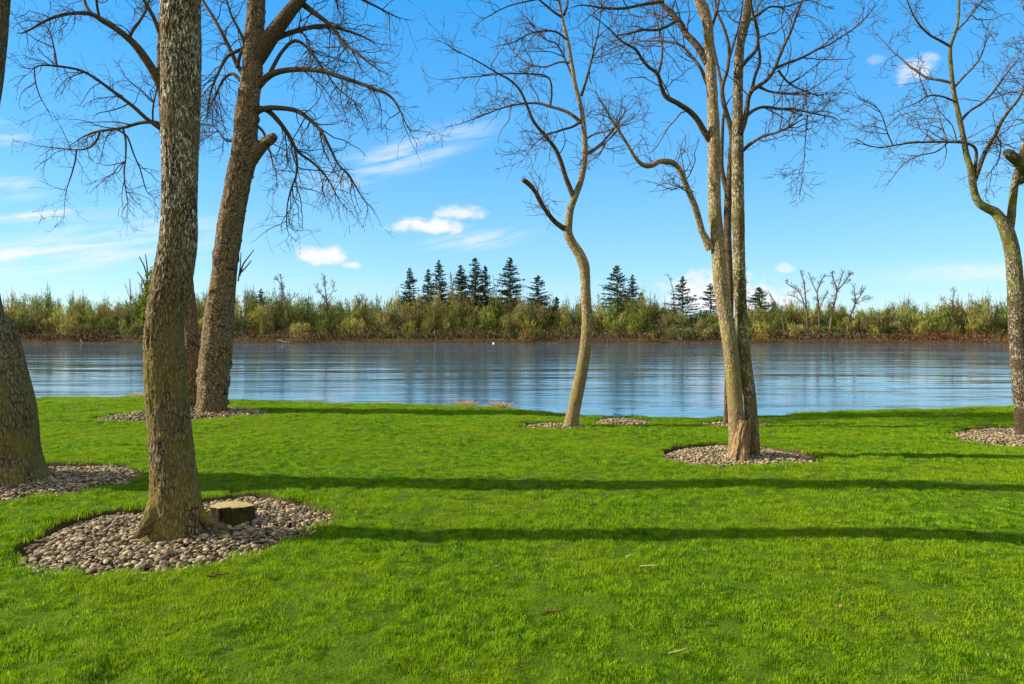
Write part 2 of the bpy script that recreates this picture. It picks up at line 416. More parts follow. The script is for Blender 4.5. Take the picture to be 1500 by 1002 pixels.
turf = g.mix(g.noise(pos, 14, 4), (0.035, 0.06, 0.004), (0.09, 0.15, 0.005))
soil = g.mix(g.noise(pos, 30, 5, 0.65), (0.018, 0.010, 0.005), (0.12, 0.075, 0.036))
far = g.mix(g.noise(pos, 0.5, 5, 0.65), (0.025, 0.014, 0.007), (0.13, 0.08, 0.035))
sp = g.n('ShaderNodeSeparateXYZ'); g.put(sp.inputs[0], pos)
c = g.mix(g.step(zn, 0.3, 0.7), turf, soil)
c = g.mix(g.step(sp.outputs[2], -0.75, -1.3), c, g.mix(g.noise(pos, 8, 4), (0.08, 0.06, 0.04), (0.25, 0.2, 0.14)))
c = g.mix(g.step(zn, 1.4, 1.6), c, far)
g.put(b.inputs['Base Color'], c); g.put(b.inputs['Roughness'], 1.0); g.put(b.inputs['Specular IOR Level'], 0.05)
g.put(b.inputs['Normal'], g.bump(g.noise(pos, 45, 4, 0.6), 0.8, 0.02))
tag(mesh('ground', np.stack([GX, GY, GZ], -1).reshape(-1, 3), [Q], m, attrs={'zone': ('FLOAT', zone)}), kind='structure')

# river
m, g, b = new_mat('river_water')
geo = g.n('ShaderNodeNewGeometry'); pos = geo.outputs['Position']
streak = g.noise(g.mapping(pos, (0.016, 0.10, 1)), 1.0, 5, 0.65, 0.8)
wind = g.step(streak, 0.44, 0.62)
r0 = g.noise(g.mapping(pos, (0.028, 0.12, 1)), 1.0, 3, 0.5, 0.6)
r1 = g.noise(g.mapping(pos, (0.10, 0.42, 1)), 1.0, 3, 0.55, 0.5)
r2 = g.noise(g.mapping(pos, (0.6, 2.2, 1)), 1.0, 3, 0.6, 0.4)
h = g.m('ADD', g.m('ADD', g.m('MULTIPLY', r0, 2.8), g.m('MULTIPLY', r1, 0.95)), g.m('MULTIPLY', r2, g.m('MULTIPLY_ADD', wind, 0.22, 0.025)))
g.put(b.inputs['Base Color'], (0.05, 0.11, 0.17, 1)); g.put(b.inputs['IOR'], 1.33)
g.put(b.inputs['Roughness'], g.m('MULTIPLY_ADD', wind, 0.08, 0.02))
g.put(b.inputs['Normal'], g.bump(h, 1.0, 0.06))
V = np.array([(-4000, 13.5, WATER), (4000, 13.5, WATER), (4000, 268, WATER), (-4000, 268, WATER)])
tag(mesh('river', V, [[(0, 1, 2, 3)]], m, smooth=False), kind='structure')

# ---- grass: tufts of real blades, set on the lawn by geometry nodes (nobody could count them)
rng = np.random.default_rng(5)
def tuft_blades(nb, rad, hgt, wid):
    a = rng.random(nb) * 2 * math.pi; r = rad * np.sqrt(rng.random(nb))
    x, y = r * np.cos(a), r * np.sin(a)
    h = hgt * rng.uniform(0.45, 1.15, nb); w = wid * rng.uniform(0.6, 1.2, nb)
    fa = rng.random(nb) * 2 * math.pi; fx, fy = np.cos(fa), np.sin(fa)
    la = rng.random(nb) * 2 * math.pi; lean = h * rng.uniform(0.1, 0.85, nb); lx, ly = np.cos(la) * lean, np.sin(la) * lean
    z = np.zeros(nb) - 0.008
    v = np.stack([np.stack([x - fx * w / 2, y - fy * w / 2, z], 1), np.stack([x + fx * w / 2, y + fy * w / 2, z], 1),
                  np.stack([x + lx * .35 + fx * w * .4, y + ly * .35 + fy * w * .4, h * .55], 1), np.stack([x + lx * .35 - fx * w * .4, y + ly * .35 - fy * w * .4, h * .55], 1),
                  np.stack([x + lx, y + ly, h * rng.uniform(.75, 1.0, nb)], 1)], 1)
    k = np.arange(nb)[:, None] * 5
    return v.reshape(-1, 3), k + np.array([[0, 1, 2, 3]]), k + np.array([[3, 2, 4]]), np.repeat(rng.random(nb), 5)
NV = 6
VV, QQ, TT, KK, VA = [], [], [], [], []
o = 0
for k in range(NV):
    v, q, t, kk = tuft_blades(150, 0.085, 0.0235, 0.0031)
    VV.append(v); QQ.append(q + o); TT.append(t + o); KK.append(kk); VA.append(np.full(len(v), k)); o += len(v)
pts = []
for (y0, y1, dens, x0, x1) in [(1.3, 3.0, 170, -4.5, 4.5), (3.0, 6.5, 170, -7.5, 7.5), (6.5, 11, 120, -11, 11), (11, 19.4, 90, -17, 17)]:
    n = int((y1 - y0) * (x1 - x0) * dens)
    pts.append(np.stack([rng.uniform(x0, x1, n), rng.uniform(y0, y1, n)], 1))
pts = np.vstack(pts)
e = pts[:, 1] - edge_y(pts[:, 0]); pts = pts[e < 1.7]
sd = all_sd(pts[:, 0], pts[:, 1])
ragged = (n2(pts[:, 0], pts[:, 1], 7.0, 44, 2) - 0.5) * 0.09
pts = pts[sd < -0.015 + ragged]
gz = lawn_z(pts[:, 0], pts[:, 1])
size = 0.42 + 1.05 * sstep(n2(pts[:, 0], pts[:, 1], 9.0, 31, 3), 0.34, 0.66)
size *= 0.8 + 0.4 * n2(pts[:, 0], pts[:, 1], 0.9, 33, 2)
size *= 1 + 0.25 * sstep(pts[:, 1], 7, 14)
size *= 1 + 0.5 * sstep(all_sd(pts[:, 0], pts[:, 1]), -0.16, 0.0)
size *= 1 + 2.2 * sstep(pts[:, 1] - edge_y(pts[:, 0]), 0.5, 1.2) * sstep(n2(pts[:, 0], pts[:, 1], 1.7, 51, 3), 0.42, 0.68)
npt = len(pts); nbv = o
allV = np.vstack(VV + [np.column_stack([pts, gz])])
var = np.concatenate(VA + [rng.integers(0, NV, npt) + 100.0])
key = np.concatenate(KK + [rng.random(npt)])
siz = np.concatenate([np.ones(nbv), size]); rotz = np.concatenate([np.zeros(nbv), rng.random(npt) * 6.283])
m, g, b = new_mat('grass_blade')
geo = g.n('ShaderNodeNewGeometry'); pos = geo.outputs['Position']
blade = g.attr('key', 'Fac')
big = g.noise(pos, 0.55, 4, 0.6); mid = g.noise(pos, 8.5, 6, 0.72); sml = g.noise(pos, 16, 3, 0.6)
c = g.mix(g.step(mid, 0.38, 0.60), (0.035, 0.13, 0.002), (0.29, 0.46, 0.004))
c = g.mix(g.step(big, 0.38, 0.66, 0.0, 0.55), c, (0.34, 0.43, 0.006))
c = g.mix(g.step(sml, 0.58, 0.75, 0.0, 0.6), c, (0.40, 0.38, 0.03))
c = g.mix(g.step(blade, 0.0, 1.0, 0.0, 0.5), c, (0.06, 0.16, 0.003))
c = g.mix(g.step(blade, 0.972, 0.980), c, (0.42, 0.36, 0.14))
g.put(b.inputs['Base Color'], c); g.put(b.inputs['Roughness'], 0.6); g.put(b.inputs['Specular IOR Level'], 0.12)
t = g.n('ShaderNodeBsdfTranslucent'); g.put(t.inputs[0], c)
x = g.n('ShaderNodeMixShader'); g.put(x.inputs[0], 0.42); g.put(x.inputs[1], b.outputs[0]); g.put(x.inputs[2], t.outputs[0])
g.put(m.node_tree.nodes['Material Output'].inputs[0], x.outputs[0])
grass = mesh('grass', allV, [np.vstack(QQ), np.vstack(TT)], m, smooth=True,
             attrs={'var': ('FLOAT', var), 'key': ('FLOAT', key), 'siz': ('FLOAT', siz), 'rz': ('FLOAT', rotz)})
tag(grass, 'short bright green grass of the mown riverside lawn', 'grass', kind='stuff')
ng = bpy.data.node_groups.new('tufts', 'GeometryNodeTree')
ng.interface.new_socket('Geometry', in_out='INPUT', socket_type='NodeSocketGeometry')
ng.interface.new_socket('Geometry', in_out='OUTPUT', socket_type='NodeSocketGeometry')
g = G(ng)
gi = g.n('NodeGroupInput'); go = g.n('NodeGroupOutput')
def named(nm):
    a = g.n('GeometryNodeInputNamedAttribute', data_type='FLOAT'); a.inputs['Name'].default_value = nm
    return a.outputs['Attribute']
def is_var(k):
    return g.m('LESS_THAN', g.m('ABSOLUTE', g.m('SUBTRACT', named('var'), float(k))), 0.3)
join = g.n('GeometryNodeJoinGeometry')
rot = g.n('ShaderNodeCombineXYZ'); g.put(rot.inputs[2], named('rz'))
for k in range(NV):
    s1 = g.n('GeometryNodeSeparateGeometry', domain='POINT'); g.put(s1.inputs[0], gi.outputs[0]); g.put(s1.inputs[1], is_var(k))
    s2 = g.n('GeometryNodeSeparateGeometry', domain='POINT'); g.put(s2.inputs[0], gi.outputs[0]); g.put(s2.inputs[1], is_var(100 + k))
    m2p = g.n('GeometryNodeMeshToPoints'); g.put(m2p.inputs[0], s2.outputs[0])
    iop = g.n('GeometryNodeInstanceOnPoints'); g.put(iop.inputs['Points'], m2p.outputs[0]); g.put(iop.inputs['Instance'], s1.outputs[0])
    g.put(iop.inputs['Rotation'], rot.outputs[0]); g.put(iop.inputs['Scale'], named('siz'))
    g.put(join.inputs[0], iop.outputs[0])
g.put(go.inputs[0], join.outputs[0])
md = grass.modifiers.new('tufts', 'NODES'); md.node_group = ng

# ---- beds of river pebbles
def ico(sub):
    import bmesh
    bm = bmesh.new(); bmesh.ops.create_icosphere(bm, subdivisions=sub, radius=1.0)
    v = np.array([q.co[:] for q in bm.verts]); f = np.array([[w.index for w in q.verts] for q in bm.faces]); bm.free()
    return v, f
ICO = {s: ico(s) for s in (1, 2)}
PEB = tint_mat('river_pebble', rough=0.75, noise_scale=60)
def pebble_bed(key, label, spacing, size, sub, edge, seed, sparse=0.0):
    rng = np.random.default_rng(seed); poly = BEDS[key]
    lo, hi = poly.min(0), poly.max(0)
    P_ = []
    for layer in range(2):
        gx, gy = np.meshgrid(np.arange(lo[0], hi[0], spacing), np.arange(lo[1], hi[1], spacing))
        q = np.stack([gx.ravel(), gy.ravel()], 1) + rng.uniform(-0.5, 0.5, (gx.size, 2)) * spacing * 1.1 + layer * spacing * 0.5
        P_.append(np.column_stack([q, np.full(len(q), layer)]))
    p = np.vstack(P_)
    sd = bed_sd(poly, p[:, 0], p[:, 1])
    thin = n2(p[:, 0], p[:, 1], 2.2, seed, 3)
    keep = (sd > edge * (0.3 + 1.4 * n2(p[:, 0], p[:, 1], 4.0, seed + 3, 2))) & (thin > sparse) & ((p[:, 2] == 0) | (rng.random(len(p)) < 0.75))
    p, sd = p[keep], sd[keep]; n = len(p)
    z = lawn_z(p[:, 0], p[:, 1]) - BED_DEEP + size * 0.28 + p[:, 2] * size * 0.5 + 0.05 * sstep(sd, 0.0, 0.5)
    bv, bf = ICO[sub]
    sx = size * rng.uniform(0.38, 0.72, n) * (0.75 + 0.6 * rng.random(n) ** 3); sy = sx * rng.uniform(0.6, 0.9, n); sz = sx * rng.uniform(0.32, 0.55, n)
    v = bv[None] * np.stack([sx, sy, sz], 1)[:, None]
    v = v * (1 + 0.16 * (vnoise(bv[None] * 1.3 + rng.random((n, 1, 3)) * 90, 4) - 0.5)[..., None])
    a = rng.random(n) * 6.283; tx = rng.normal(0, 0.28, n); ty = rng.normal(0, 0.28, n)
    c, s = np.cos(tx)[:, None], np.sin(tx)[:, None]; v = np.stack([v[..., 0], v[..., 1] * c - v[..., 2] * s, v[..., 1] * s + v[..., 2] * c], -1)
    c, s = np.cos(ty)[:, None], np.sin(ty)[:, None]; v = np.stack([v[..., 0] * c + v[..., 2] * s, v[..., 1], -v[..., 0] * s + v[..., 2] * c], -1)
    c, s = np.cos(a)[:, None], np.sin(a)[:, None]; v = np.stack([v[..., 0] * c - v[..., 1] * s, v[..., 0] * s + v[..., 1] * c, v[..., 2]], -1)
    v += np.column_stack([p[:, :2], z])[:, None]
    f = bf[None] + (np.arange(n) * len(bv))[:, None, None]
    base = np.array([[.27, .20, .115], [.33, .255, .155], [.19, .14, .08], [.40, .32, .21], [.245, .195, .13], [.12, .085, .045]])[rng.integers(0, 6, n)]
    tint = np.repeat(base * np.array([.98, .95, .86]) * rng.uniform(.7, 1.25, (n, 1)), len(bv), 0)
    o = mesh('pebbles', v.reshape(-1, 3), [f.reshape(-1, 3)], PEB, attrs={'tint': ('FLOAT_VECTOR', tint)})
    tag(o, label, 'pebbles', 'pebble beds set into the lawn', 'stuff')
pebble_bed('oak', 'grey river pebbles round the lichened trunk and the cut stump', 0.040, 0.046, 2, 0.08, 1)
pebble_bed('leaning', 'river pebbles round the leaning trunk cut off by the picture edge', 0.042, 0.048, 2, 0.07, 2)
pebble_bed('pair', 'shaded river pebbles under the pair of big brown trunks', 0.07, 0.075, 1, 0.08, 3)
pebble_bed('slim', 'small pebble patch round the foot of the slim crooked tree', 0.055, 0.058, 1, 0.12, 4)
pebble_bed('empty', 'pebble patch in the lawn with no tree growing from it', 0.055, 0.058, 1, 0.05, 5)
pebble_bed('behind', 'thin pebble strip behind the twin pale trunks', 0.055, 0.058, 1, 0.10, 6)
pebble_bed('twin', 'tan pebbles in the round bed under the twin pale trunks', 0.038, 0.042, 1, 0.10, 7)
pebble_bed('mossy', 'tan pebbles round the mossy forked tree', 0.045, 0.05, 1, 0.08, 8)


# ------------------------------------------------------------------ near trees
class Tree:
    """limbs are laid out at the tree's own distance with their own reach towards or away from the river"""
    def __init__(s, name, label, px, py, d, seed, group='bare trees on the lawn'):
        s.d = d; s.rng = np.random.default_rng(seed); s.seed = seed
        b = P(px, py, d); b[2] = float(lawn_z(np.array([b[0]]), np.array([b[1]]))[0]) - BED_DEEP
        s.o = b; s.root = thing(name, label, 'tree', b, group); s.par = []; s.rad = []; s.tw = []
    def world(s, path, deep=0.0, deep0=0.0, curve=1.3):
        path = [tuple(p) for p in path]; n = len(path)
        L = np.concatenate([[0], np.cumsum([math.hypot(path[i + 1][0] - path[i][0], path[i + 1][1] - path[i][1]) for i in range(n - 1)])]); L /= L[-1]
        out = []
        for (x, y, w), t in zip(path, L):
            dz = deep0 + deep * t ** curve; dd = s.d + dz
            q = P(x, y, dd); out.append((*q, w / F * dd / 2))
        return np.array(out)
    def wood(s, name, path, mat, ns=24, step=0.05, amp=0.0, freq=14.0, stretch=0.18, deep=0.0, deep0=0.0, flare=0.0, lobes=5, twigs=True, label=None, knots=0.0, parent=None, round_end=True):
        if name == 'limb' and path[-1][2] < 7:      # run the limb out to a fine tip
            (xa, ya, wa), (xb, yb, wb) = path[-2], path[-1]; q = 14 + 7 * wb; m_ = math.hypot(xb - xa, yb - ya) + 1e-6
            bx, by = s.rng.normal(size=2) * .35
            path = list(path) + [(xb + ((xb - xa) / m_ + bx * .5) * q * .5, yb + ((yb - ya) / m_ + by * .5) * q * .5, wb * .6), (xb + ((xb - xa) / m_ + bx) * q, yb + ((yb - ya) / m_ + by) * q, .45)]
        c = s.world(path, deep, deep0)
        r, u = catmull(c, step=step)
        pts, rad = r[:, :3], np.maximum(r[:, 3], 0.002)
        if flare:   # the foot goes straight down into the bed
            ext = np.array([[*pts[0], rad[0]]]) ; ext = np.repeat(ext, 6, 0)
            ext[:, 2] = pts[0, 2] - np.linspace(0.22, 0.03, 6); pts = np.vstack([ext[:, :3], pts]); rad = np.concatenate([ext[:, 3], rad])
        V, Qd, Tr, th, sv = ring_tube(pts, rad, ns)
        N = len(pts); rr = np.append(np.repeat(rad, ns), rad[-1]); cen = np.vstack([np.repeat(pts, ns, 0), pts[-1:]])
        R0 = rad[: max(3, N // 3)].mean()
        bark = np.stack([np.cos(th) * R0, np.sin(th) * R0, sv], 1) + s.seed * 3.1
        dirv = V - cen
        k = np.ones(len(V))
        if amp:
            nz = fbm(np.stack([bark[:, 0] * freq, bark[:, 1] * freq, bark[:, 2] * freq * stretch], 1), 4, s.seed)
            rid = 1 - np.abs(nz * 2 - 1) * 2
            k += amp / np.maximum(rr, 0.03) * (rid - 0.75) - 0.015
            k += 0.10 * (fbm(np.stack([bark[:, 0] * 3, bark[:, 1] * 3, bark[:, 2] * 1.3], 1), 3, s.seed + 5) - 0.5)
        if knots:
            kn = vnoise(np.stack([bark[:, 0] * 7, bark[:, 1] * 7, bark[:, 2] * 9], 1), s.seed + 9)
            k += knots * sstep(kn, 0.68, 0.9)
        if flare:
            hgt = np.maximum(V[:, 2] - (s.o[2]), 0)
            k += flare * np.exp(-hgt / (rr * 0.9 + 1e-3)) * (0.55 + 0.45 * np.cos(lobes * th + s.seed)) * (1 + .3 * np.cos(2 * th + s.seed * 2))
        V = cen + dirv * k[:, None]
        o = mesh(name, V, [Qd, Tr], M[mat], parent or s.root, {'bark': ('FLOAT_VECTOR', bark)}, origin=s.o)
        if label: o['label'] = label
        if twigs:
            f = np.linspace(0, N - 1, 24)
            s.par.append(np.stack([np.interp(f, np.arange(N), pts[:, c]) for c in range(3)], 1)); s.rad.append(np.interp(f, np.arange(N), rad))
        return o, pts, rad
    def crown(s, n1, l1, n2_, l2, n3, l3, mat='twig', up=0.0, bend=0.0, extra=None, wob=0.22, t0=0.18, rmax=0.016, rmin=0.0026, ang=(35, 75)):
        par, rad = np.array(s.par), np.array(s.rad)
        a, ar = sprout(s.rng, par, rad, n1, l1, up=up, bend=bend, t0=t0, rmax=rmax, K=7, wob=wob, ang=ang, rmin=rmin)
        b, br = sprout(s.rng, a, ar, n2_, l2, up=up * .7, bend=bend, rmax=rmax * .6, wob=wob, ang=ang, rmin=rmin)
        # short spurs grow from the limbs and the side shoots
        c, cr = sprout(s.rng, b, br, n3, l3, up=up * .5, bend=bend * .5, rmax=rmax * .35, K=4, wob=wob, rmin=rmin)
        d, dr = sprout(s.rng, par, rad, n2_ // 4, l2, up=up, rmax=rmax * .5, wob=wob, t0=t0, rmin=rmin)
        V, Fq, off = [], [], 0
        for p, r, k in ((a, ar, 4), (b, br, 3), (c, cr, 3), (d, dr, 3)):
            v, q = twig_tubes(p, r, k); V.append(v); Fq.append(q + off); off += len(v)
        return mesh('crown', np.vstack(V), [np.vstack(Fq)], M[mat], s.root, origin=s.o)

GR = 'bare trees on the lawn'
# --- 1. the big lichened trunk in the left foreground
t = Tree('bare_tree', 'thick straight trunk speckled with white lichen, standing beside the low cut stump', 258, 775, gd(776), 11)
out = [(776, 214, 299), (760, 217, 297), (740, 221, 294), (720, 222, 290), (680, 221, 285), (640, 219, 280), (600, 216, 276), (560, 214, 273), (520, 212, 270), (480, 213, 268), (440, 218, 275),
       (400, 226, 282), (350, 235, 288), (300, 238, 288), (200, 238, 291), (100, 237, 293), (0, 236, 293), (-120, 236, 290), (-260, 240, 284), (-420, 246, 276), (-600, 252, 272), (-800, 258, 266)]
t.wood('trunk', [((l + r) / 2, y, (r - l) * 0.985) for y, l, r in out], 'bark_big', ns=180, step=0.012, amp=0.012, freq=34, stretch=0.28, flare=0.10, lobes=5, twigs=False)
t.wood('root', [(236, 715, 18), (229, 742, 26), (219, 763, 25), (210, 777, 18), (200, 787, 8)], 'bark_edge', ns=40, step=0.02, amp=0.01, freq=26, deep0=-0.06, deep=-0.22, twigs=False)
t.wood('root', [(284, 730, 16), (293, 752, 16), (307, 764, 13), (322, 771, 9), (338, 777, 4)], 'bark_edge', ns=40, step=0.02, amp=0.01, freq=26, deep0=0.02, deep=-0.10, twigs=False)
for pth, dp in (([(262, -330, 26), (310, -420, 18), (380, -500, 13), (470, -560, 8)], 1.0), ([(255, -400, 26), (200, -480, 18), (120, -560, 12), (40, -600, 6)], -0.8), ([(258, -560, 20), (300, -680, 13), (330, -800, 7)], .5)):
    t.wood('limb', pth, 'bark_limb', ns=14, step=0.06, deep=dp)
t.crown(60, (.4, 1.0), 200, (.2, .5), 300, (.08, .25))
# bright moss pad on its river-left side
def moss_pad(tr, path, seed, n, size, label, deep0=0.0, name='moss', spread=0.5, cols=None):
    rng = np.random.default_rng(seed); c, _ = catmull(tr.world(path, 0, deep0), 60)
    i = rng.integers(0, 60, n); ctr = c[i, :3] + rng.normal(size=(n, 3)) * (c[i, 3] * spread)[:, None]
    d1 = rng.normal(size=(n, 3)); d1 /= np.linalg.norm(d1, axis=1)[:, None]; d2 = np.cross(d1, rng.normal(size=(n, 3))); d2 /= np.linalg.norm(d2, axis=1)[:, None]
    sz = (size * rng.uniform(.5, 1.3, n))[:, None]
    V = np.stack([ctr - d1 * sz, ctr - d2 * sz * .6, ctr + d1 * sz, ctr + d2 * sz * .6], 1).reshape(-1, 3)
    cols = np.array(cols or [(0.16, 0.22, 0.01), (0.11, 0.17, 0.01), (0.20, 0.24, 0.02)])
    tint = np.repeat(cols[rng.integers(0, len(cols), n)] * rng.uniform(.7, 1.2, (n, 1)), 4, 0)
    o = mesh(name, V, [np.arange(n * 4).reshape(-1, 4)], MOSS, tr.root, {'tint': ('FLOAT_VECTOR', tint)}, origin=tr.o); o['label'] = label
MOSS = tint_mat('moss_leaf', trans=0.25)
moss_pad(t, [(229, 396, 10), (220, 425, 14), (215, 450, 11), (213, 475, 7)], 3, 1800, 0.013, 'bright green moss pad on the edge of the trunk', deep0=0.02, spread=.75)

# --- 2. the leaning trunk cut by the left edge
t = Tree('bare_tree', 'thick mossy trunk leaning out of the left picture edge over its pebbles', -5, 703, gd(703), 12)
out = [(703, -70, 58), (690, -66, 52), (660, -66, 47), (600, -72, 42), (520, -92, 22), (470, -106, 5), (430, -82, -8), (340, -90, -24), (240, -82, -21), (150, -66, -7), (80, -54, 2), (0, -44, 10),
       (-150, -34, 18), (-320, -20, 24), (-500, -8, 30), (-700, 6, 38)]
t.wood('trunk', [((l + r) / 2, y, r - l) for y, l, r in out], 'bark_edge', ns=128, step=0.02, amp=0.011, freq=24, stretch=0.14, flare=0.16, lobes=6, twigs=False)
for pth, dp in (([(-15, -320, 30), (60, -420, 20), (150, -500, 13), (260, -560, 8)], 1.2), ([(-10, -450, 30), (-100, -560, 20), (-220, -640, 12)], -0.8)):
    t.wood('limb', pth, 'bark_limb', ns=14, step=0.06, deep=dp)
t.crown(40, (.5, 1.2), 140, (.2, .6), 200, (.1, .3))

# --- 3. the pair of big brown trunks near the bank
D3 = gd(605)
t = Tree('bare_tree', 'big brown scarred trunk with a broken branch stub and arching drooping limbs', 311, 605, D3, 13)
out = [(607, 289, 331), (595, 290, 331), (550, 292, 335), (500, 296, 340), (450, 303, 342), (400, 311, 346), (340, 318, 354), (300, 325, 360), (260, 332, 368), (230, 339, 376), (200, 342, 377), (160, 346, 379), (110, 354, 383), (60, 358, 386), (0, 363, 388), (-120, 370, 392), (-300, 376, 392), (-520, 384, 394)]
t.wood('trunk', [((l + r) / 2, y, r - l) for y, l, r in out], 'bark_scar', ns=72, step=0.04, amp=0.022, freq=10, stretch=0.3, flare=0.10, lobes=5, twigs=False, knots=0.12)
t.wood('branch_stub', [(362, 236, 26), (372, 226, 22), (386, 212, 17), (398, 203, 14), (403, 199, 10)], 'bark_scar', ns=24, step=0.04, amp=0.012, twigs=False, deep=-.3, label='short broken branch stub')
L = [([(372, 90, 26), (384, 73, 25), (396, 55, 23), (410, 36, 21), (426, 15, 19), (440, -2, 17), (462, -40, 14), (490, -110, 9)], -.6),
     ([(376, 128, 12), (390, 114, 11), (405, 106, 9), (430, 102, 8), (465, 103, 7), (500, 113, 6), (540, 127, 5), (570, 140, 4), (586, 162, 2.6), (598, 188, 1.6)], -1.5),
     ([(370, 166, 12), (385, 160, 9), (400, 158, 8), (430, 161, 7), (450, 172, 6), (470, 192, 5), (485, 220, 4), (495, 240, 3.4), (512, 258, 2.6), (528, 285, 1.8)], -1.2),
     ([(372, 158, 10), (392, 162, 8), (410, 180, 7), (424, 200, 6), (432, 216, 5), (441, 226, 4), (460, 240, 3.4), (480, 262, 2.6), (494, 288, 1.8)], .9),
     ([(431, 214, 4), (435, 236, 3.4), (434, 256, 3), (427, 276, 2.6), (421, 300, 2), (420, 330, 1.5)], .5),
     ([(398, 60, 9), (420, 50, 8), (450, 41, 7), (480, 38, 5.5), (508, 45, 4), (530, 53, 3)], 1.2),
     ([(438, 2, 10), (462, 20, 8), (485, 38, 6), (502, 62, 5), (522, 77, 4), (546, 96, 2.5)], -1.0),
     ([(392, 116, 6), (400, 98, 6), (413, 76, 5), (430, 60, 5), (446, 66, 4), (460, 82, 4), (476, 104, 3), (494, 128, 2.2), (520, 150, 1.6)], -.8),
     ([(440, 0, 7), (470, -18, 6), (510, -10, 5), (548, 8, 3.4), (575, 22, 2)], .6),
     ([(358, 112, 8), (346, 92, 7), (334, 66, 6), (322, 42, 5), (308, 18, 4.5), (296, -2, 4), (280, -40, 3)], .7),
     ([(360, 70, 7), (345, 76, 5), (332, 84, 5), (322, 102, 4.4), (310, 130, 3), (304, 160, 2)], -.9),
     ([(352, 118, 6), (340, 108, 5), (326, 118, 4), (316, 140, 3), (306, 158, 2)], 1.1),
     ([(347, 100, 6), (352, 80, 5), (358, 66, 5), (350, 44, 4), (338, 20, 3), (330, -10, 2)], -.6),
     ([(374, 20, 9), (366, -20, 8), (345, -70, 6), (310, -120, 4)], -.5),
     ([(342, 206, 5), (332, 206, 3.6), (326, 200, 2.6), (318, 190, 1.8)], .4),
     ([(374, 182, 5), (386, 194, 4), (394, 218, 3), (400, 240, 2), (405, 256, 1.4)], -.8)]
for pth, dp in L: t.wood('limb', pth, 'bark_limb', ns=12, step=0.05, amp=0.004, freq=20, deep=dp, twigs=pth[0][2] < 20)
t.crown(330, (.45, 1.4), 1050, (.2, .7), 1000, (.10, .3), bend=-0.07, up=-0.12, rmax=0.016, rmin=0.0038, t0=0.2)
for p in ([(351, 404, 3), (356, 388, 2.4), (366, 374, 1.6), (372, 366, 1.2)], [(352, 400, 2.6), (360, 392, 2), (368, 382, 1.4)], [(349, 412, 2.4), (352, 390, 1.8), (353, 370, 1.2)]):
    t.wood('shoot', p, 'twig', ns=5, step=0.08, twigs=False, deep=-.2)

t = Tree('bare_tree', 'brown trunk partly hidden behind the lichened trunk, limbs arching far out to its left', 283, 606, D3 + 0.5, 14)
t.wood('trunk', [(283, 608, 29), (282, 580, 29), (280, 540, 27), (279, 510, 25), (277, 470, 23), (272, 420, 23), (265, 370, 22), (257, 320, 22), (251, 270, 21), (246, 210, 19), (243, 160, 18), (240, 120, 17), (238, 80, 15), (240, 30, 14), (246, -40, 13), (252, -150, 11), (256, -300, 8)],
       'bark_scar', ns=60, step=0.04, amp=0.018, freq=11, stretch=0.3, flare=0.12, twigs=False, knots=0.1)
L = [([(240, 140, 15), (233, 120, 14), (222, 100, 13), (206, 76, 12), (190, 58, 10), (170, 42, 9), (150, 30, 8), (135, 21, 7), (118, 19, 6), (95, 21, 5), (70, 29, 4), (45, 43, 3)], -1.5),
     ([(244, 196, 8), (232, 186, 7), (215, 174, 6), (195, 156, 5.4), (170, 137, 5), (140, 115, 4.4), (120, 104, 4), (100, 99, 3.4), (76, 96, 3), (58, 96, 2.2), (50, 100, 1.6)], -1.2),
     ([(240, 184, 6), (225, 179, 6), (205, 180, 5), (180, 187, 4.6), (160, 190, 4.2), (142, 193, 3.6)], .8),
     ([(146, 193, 3.4), (143, 203, 3.2), (134, 214, 3), (120, 219, 2.6), (104, 219, 2), (88, 217, 1.6)], .6),
     ([(180, 187, 3.4), (184, 206, 3), (184, 230, 2.4), (182, 256, 2), (186, 290, 1.4)], -.6),
     ([(172, 190, 3), (186, 200, 2.6), (196, 226, 2.2), (206, 250, 1.8), (214, 278, 1.3)], .9),
     ([(112, 219, 2.6), (110, 236, 2.2), (104, 258, 1.8), (98, 276, 1.2)], .4),
     ([(50, 98, 2), (52, 120, 1.8), (58, 140, 1.5), (68, 158, 1.1)], .2),
     ([(84, 98, 2.6), (80, 75, 2.4), (74, 50, 2), (66, 36, 1.4)], .3),
     ([(188, 57, 5), (195, 44, 4.4), (205, 30, 4), (214, 14, 3.4), (220, -10, 3)], .9),
     ([(135, 22, 5), (126, 8, 4.5), (122, -10, 4), (118, -40, 3)], .8),
     ([(146, 28, 4), (142, 8, 3.6), (140, -14, 3)], -.8),
     ([(238, 60, 7), (226, 28, 6), (214, 6, 5), (202, -16, 4)], -.7),
     ([(224, 182, 3), (224, 160, 2.6), (228, 138, 2)], -.6), ]
for pth, dp in L: t.wood('limb', pth, 'bark_limb', ns=12, step=0.05, amp=0.004, freq=20, deep=dp)
t.crown(165, (.45, 1.3), 560, (.2, .65), 560, (.1, .28), bend=-0.05, up=-0.05, rmax=0.015, rmin=0.0036, t0=0.25)
for p in ([(216, 412, 2.6), (212, 392, 2), (204, 376, 1.4)], [(216, 420, 2.6), (216, 396, 2), (213, 372, 1.2)], [(214, 424, 2.4), (208, 408, 1.8), (201, 398, 1.2)]):
    t.wood('shoot', p, 'twig', ns=5, step=0.08, twigs=False, deep=-.2)

